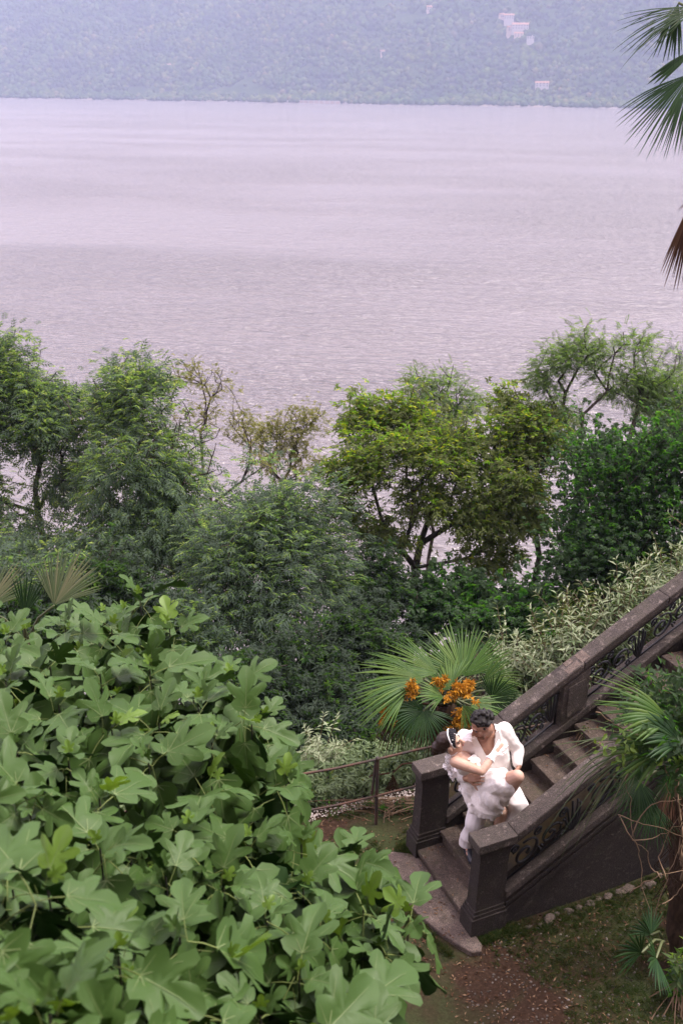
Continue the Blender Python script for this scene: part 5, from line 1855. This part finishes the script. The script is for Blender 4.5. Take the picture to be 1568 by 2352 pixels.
# shoes
for an, tip, zz in ((g['rank'], loc2w(.345, .64, .345), .32), (g['lank'], loc2w(.74, .40, .50), .48)):
    b = MB(); heel = Vector((an.x, an.y, zz + .04)) + (an - tip).normalized() * .03; heel.z = zz + .045
    tp = Vector((tip.x, tip.y, zz + .04))
    limb(b, [heel, heel.lerp(tp, .55), tp], [.050, .052, .042]); capsule(b, heel, .045, Vector((an.x, an.y, zz + .12)), .048)
    b.V = [(x, y, max(z, zz + .003)) for x, y, z in b.V]
    fuse('shoe', rel(b), .007, 3, M['shoe'], groom)

# ---------------------------------------------------------------- the bride
br0 = loc2w(.66, .66, .48)
bride = tag(empty('person', br0), 'woman in short white lace dress and gloves leaning back on one leg', 'person', 'couple embracing on the stairs')
Z = br0.copy()
w = dict(head=J(440, 592, 8.42), nk=J(505, 722, 8.42), lsh=J(492, 815, 8.33), rsh=J(600, 740, 8.60), lel=J(800, 930, 8.22), lwr=J(940, 738, 8.36), lhand=J(1040, 610, 8.44), rel=J(510, 610, 8.70), rwr=J(562, 548, 8.62),
         lhip=J(905, 1085, 8.34), rhip=J(840, 1110, 8.52), lkn=J(1222, 985, 8.15), lank=J(1050, 1290, 8.32), rkn=J(1035, 1395, 8.42), rank=J(968, 1660, 8.46), waist=J(735, 975, 8.42))
pel = (w['lhip'] + w['rhip']) / 2; shm = (w['lsh'] + w['rsh']) / 2
upv = (shm - pel).normalized(); rgt = (w['rsh'] - w['lsh']).normalized(); fwd = upv.cross(rgt)
if fwd.z < 0: fwd = -fwd
b = MB()
bh_f, bh_u = Vector((.86, -.12, .38)), Vector((-.38, -.10, .92))
P_b, A_b = head(b, w['head'], bh_f, bh_u, s * .96, True)
capsule(b, w['nk'], .050 * s, P_b(0, -.02, -.07), .046 * s)
torso(b, [(pel - upv * .04, rgt, fwd, .165, .125), (pel.lerp(shm, .2), rgt, fwd, .15, .115), (pel.lerp(shm, .48), rgt, fwd, .122, .095), (pel.lerp(shm, .75), rgt, fwd, .145, .11), (pel.lerp(shm, .93), rgt, fwd, .155, .10), (shm + upv * .05, rgt, fwd, .12, .065), (shm + upv * .08, rgt, fwd, .06, .05)])
for k in (-1, 1): ellipsoid(b, pel.lerp(shm, .72) + fwd * .085 + rgt * (.068 * k), (rgt, fwd, upv), (.062, .058, .062))
limb(b, [w['lsh'], w['lsh'].lerp(w['lel'], .45), w['lel'], w['lel'].lerp(w['lwr'], .35), w['lwr']], [.060, .056, .042, .045, .029])
limb(b, [w['rsh'], w['rel'], w['rwr']], [.058, .044, .030])
limb(b, [w['lhip'], w['lkn'], w['lkn'].lerp(w['lank'], .35), w['lank']], [.105, .068, .066, .036])
limb(b, [w['rhip'], w['rkn'], w['rkn'].lerp(w['rank'], .35), w['rank']], [.105, .066, .064, .036])
lf = J(925, 1480, 8.30)
limb(b, [w['lank'], w['lank'].lerp(lf, .35), lf], [.036, .038, .024])
rf = loc2w(.70, .44, .51)
limb(b, [w['rank'] - Vector((0, 0, .02)), rf], [.036, .026])
capsule(b, w['lwr'], .028, w['lhand'], .02)
bb = rel(b)
fuse('body', bb, .0075, 4, M['skinf'], bride)
P_bl = lambda x, y, z: P_b(x, y, z) - Z
face_parts(P_bl, A_b, s * .96, bride)
s9 = s * .96
b = MB()
ellipsoid(b, P_bl(0, -.030, .048), A_b, (.083 * s9, .094 * s9, .085 * s9))
ellipsoid(b, P_bl(0, -.075, .01), A_b, (.070 * s9, .070 * s9, .075 * s9))
ellipsoid(b, P_bl(0, -.135, -.005), A_b, (.056 * s9, .050 * s9, .058 * s9))
fuse('hair', b, .008, 3, M['hairf'], bride, lambda p: folds(p, 26, 3, .004))
# head band with pearls, black net over the brow
b = MB(); pts = []
for i in range(19):
    a = R(-112 + 224 * i / 18)
    pts.append(P_bl(.090 * math.sin(a), .030 - .012 * math.cos(a), .040 + .098 * math.cos(a)))
b.tube(pts, .0075, 8); hb = b.build('headband', M['pearl'], bride, True)
for i in (3, 9, 15):
    b = MB(); ellipsoid(b, pts[i] + (A_b[1] * .006), A_b, (.010, .010, .010)); b.build('pearl', M['pearl'], hb, True)
vl = empty('veil', (0, 0, 0), 0, bride)


def vp(i, j):
    a = R(-100 + 200 * i / 16); t_ = j / 6
    return P_bl((.091 + .008 * t_) * math.sin(a), .030 + .058 * t_ - .030 * t_ * math.sin(a) ** 2, .040 + (.100 - .028 * t_ ** 1.6) * math.cos(a) - .006 * t_)


b = MB()
for i in range(17): b.tube([vp(i, j) for j in range(7)], .0032, 3, cap=False)
for j in range(1, 7): b.tube([vp(i, j) for i in range(17)], .0032, 3, cap=False)
for i in range(16):
    for j in range(6): b.tube([vp(i, j), vp(i + 1, j + 1)], .0028, 3, cap=False); b.tube([vp(i + 1, j), vp(i, j + 1)], .0028, 3, cap=False)
b.build('net', M['net'], vl)
for i, j in ((4, 4), (9, 5), (12, 3)):
    b = MB(); ellipsoid(b, vp(i, j), A_b, (.0055, .0055, .0055)); b.build('pearl', M['pearl'], vl, True)
# choker and ear ring
b = MB(); nk = w['nk'] - Z; ndir = (P_b(0, -.02, -.07) - w['nk']).normalized(); e1 = ndir.orthogonal().normalized(); e2 = ndir.cross(e1)
c = nk + ndir * .035
b.tube([c + (e1 * math.cos(a) + e2 * math.sin(a)) * .0575 * 1.05 for a in [2 * math.pi * k / 20 for k in range(21)]], .005, 6); b.build('necklace', M['pearl'], bride, True)
b = MB(); ellipsoid(b, P_bl(-.082, -.008, -.052), A_b, (.008, .008, .012)); b.build('earring', M['pearl'], bride, True)
# glove with open fingers on his chest
b = MB()
gd = (w['lhand'] - w['lwr']).normalized()
limb(b, [w['lwr'] - gd * .05, w['lwr'] + gd * .02], [.041, .036])
hand(b, w['lwr'], gd, Vector((-.25, -.85, .45)), s * 1.02, .16, 1)
for k in range(10):
    a = 2 * math.pi * k / 10; e1 = gd.orthogonal().normalized(); e2 = gd.cross(e1)
    ellipsoid(b, w['lwr'] - gd * .055 + (e1 * math.cos(a) + e2 * math.sin(a)) * .042, (e1, e2, gd), (.014, .014, .012))
fuse('glove', rel(b), .006, 2, M['lace'], bride, lambda p: folds(p, 40, 5, .002))
b = MB()
rgd = (w['rwr'] - w['rel']).normalized()
limb(b, [w['rel'].lerp(w['rwr'], .35), w['rwr']], [.056, .040]); hand(b, w['rwr'], J(650, 522, 8.55) - w['rwr'], Vector((0, -.5, .8)), s, .2, -1)
for k in range(16):
    q = w['rel'].lerp(w['rwr'], .2 + .7 * (k / 16)); ellipsoid(b, q + Vector(tuple(rnh.normal(0, .035, 3))), (rgt, fwd, upv), (.022, .02, .018))
fuse('glove', rel(b), .007, 2, M['lace'], bride, lambda p: folds(p, 30, 6, .004))
# pearl bracelet hanging from the glove
b = MB()
b0 = J(1062, 640, 8.36) - Z
for k in range(13):
    a = math.pi * 2 * k / 13
    ellipsoid(b, b0 + Vector((.012 * math.sin(a), -.004, -.035 + .045 * math.cos(a))), (Vector((1, 0, 0)), Vector((0, 1, 0)), Vector((0, 0, 1))), (.005, .005, .007))
b.build('bracelet', M['pearl'], bride, True)
# bodice + bubble skirt in lace
b = MB()
torso(b, [(pel - upv * .02, rgt, fwd, .165, .13), (pel.lerp(shm, .25), rgt, fwd, .145, .115), (pel.lerp(shm, .48), rgt, fwd, .122, .098), (pel.lerp(shm, .70), rgt, fwd, .158, .122), (pel.lerp(shm, .82), rgt, fwd, .15, .112)])
for k in (-1, 1): ellipsoid(b, pel.lerp(shm, .72) + fwd * .088 + rgt * (.070 * k), (rgt, fwd, upv), (.064, .060, .056))
for k in range(9): ellipsoid(b, pel.lerp(shm, .83) + fwd * .12 + rgt * (-.12 + .03 * k) + upv * .01, (rgt, fwd, upv), (.020, .014, .022))
limb(b, [pel, J(1020, 1062, 8.24)], [.165, .145])
limb(b, [pel, J(870, 1240, 8.36), J(850, 1290, 8.40)], [.170, .165, .14])
limb(b, [J(960, 1190, 8.25), J(940, 1270, 8.30)], [.13, .115])
limb(b, [J(700, 1060, 8.45), J(720, 1260, 8.50), J(770, 1330, 8.48)], [.115, .12, .10])
limb(b, [J(640, 990, 8.50), J(660, 1180, 8.55)], [.085, .08])
rnl = np.random.default_rng(8)
hem_pts = [(1075, 1010), (1090, 1070), (1080, 1130), (1062, 1190), (1050, 1250), (1040, 1310), (1010, 1360), (960, 1385), (900, 1390), (850, 1405), (800, 1412), (750, 1400), (710, 1370), (690, 1310)]
for x, y in hem_pts:
    for k in range(2): ellipsoid(b, J(x + rnl.normal(0, 9), y + rnl.normal(0, 9), 8.22 + .0004 * (1090 - x) + rnl.normal(0, .03)), (rgt, fwd, upv), tuple(rnl.uniform(.018, .034, 3)))


def dress_disp(p):
    q = p - NP(pel - Z)
    an = np.arctan2(q @ NP(rgt), q @ NP(fwd))
    low = np.clip(.25 - q @ NP(upv), 0, .5)
    wob = n3(p, 4, 3)
    drape = low * (.075 * np.sin(an * 8 + 9 * wob) + .03 * np.sin(an * 19 + 16 * wob))
    return drape + folds(p, 9, 33, .005) + n3(p, 45, 35) * .004 - .003


fuse('dress', rel(b), .0085, 3, M['lace'], bride, dress_disp)


def ruffle(name, path, width, rn, parent, mat):
    """gathered strip of lace hanging along a path"""
    V, F = [], []
    nu, nv = 40, 6
    P = [Vector(p) - Z for p in path]
    for i in range(nu + 1):
        t_ = i / nu * (len(P) - 1); k = min(int(t_), len(P) - 2); c = P[k].lerp(P[k + 1], t_ - k)
        for j in range(nv + 1):
            sj = j / nv - .5
            wv_ = .022 * math.sin(i * .95 + j * .5) + rn.normal(0, .004)
            V.append((c.x + sj * width * (.7 + .3 * math.sin(i * .3)), c.y + wv_ - .03 * math.cos(sj * 3), c.z + sj * .03 * math.sin(i * .6)))
    for i in range(nu):
        for j in range(nv):
            a = i * (nv + 1) + j; F.append((a, a + 1, a + nv + 2, a + nv + 1))
    return link(name, npmesh(name, np.array(V), np.array(F), True), mat, parent)


ruffle('lace_sleeve', [J(430, 720, 8.44), J(395, 800, 8.46), J(385, 870, 8.46), J(410, 915, 8.45)], .085, rnl, bride, M['sheer'])
ruffle('lace_sleeve', [J(440, 780, 8.46), J(450, 870, 8.47), J(452, 960, 8.47), J(462, 1025, 8.46)], .085, rnl, bride, M['sheer'])
ruffle('lace_panel', [J(540, 930, 8.52), J(570, 1040, 8.54), J(610, 1150, 8.55), J(665, 1270, 8.54)], .15, rnl, bride, M['sheer'])
# white shoes
b = MB(); limb(b, [w['lank'].lerp(lf, .30) + Vector((.01, .01, -.012)), w['lank'].lerp(lf, .7), lf], [.036, .030, .030])
hl = w['lank'] + (w['lank'] - w['lkn']).normalized() * .03
capsule(b, hl, .020, hl + Vector((.045, .01, .02)), .010)
fuse('shoe', rel(b), .006, 2, M['whiteshoe'], bride)
b = MB(); limb(b, [Vector((w['rank'].x, w['rank'].y, .53)), Vector((rf.x, rf.y, .505))], [.036, .032]); fuse('shoe', rel(b), .006, 2, M['whiteshoe'], bride)
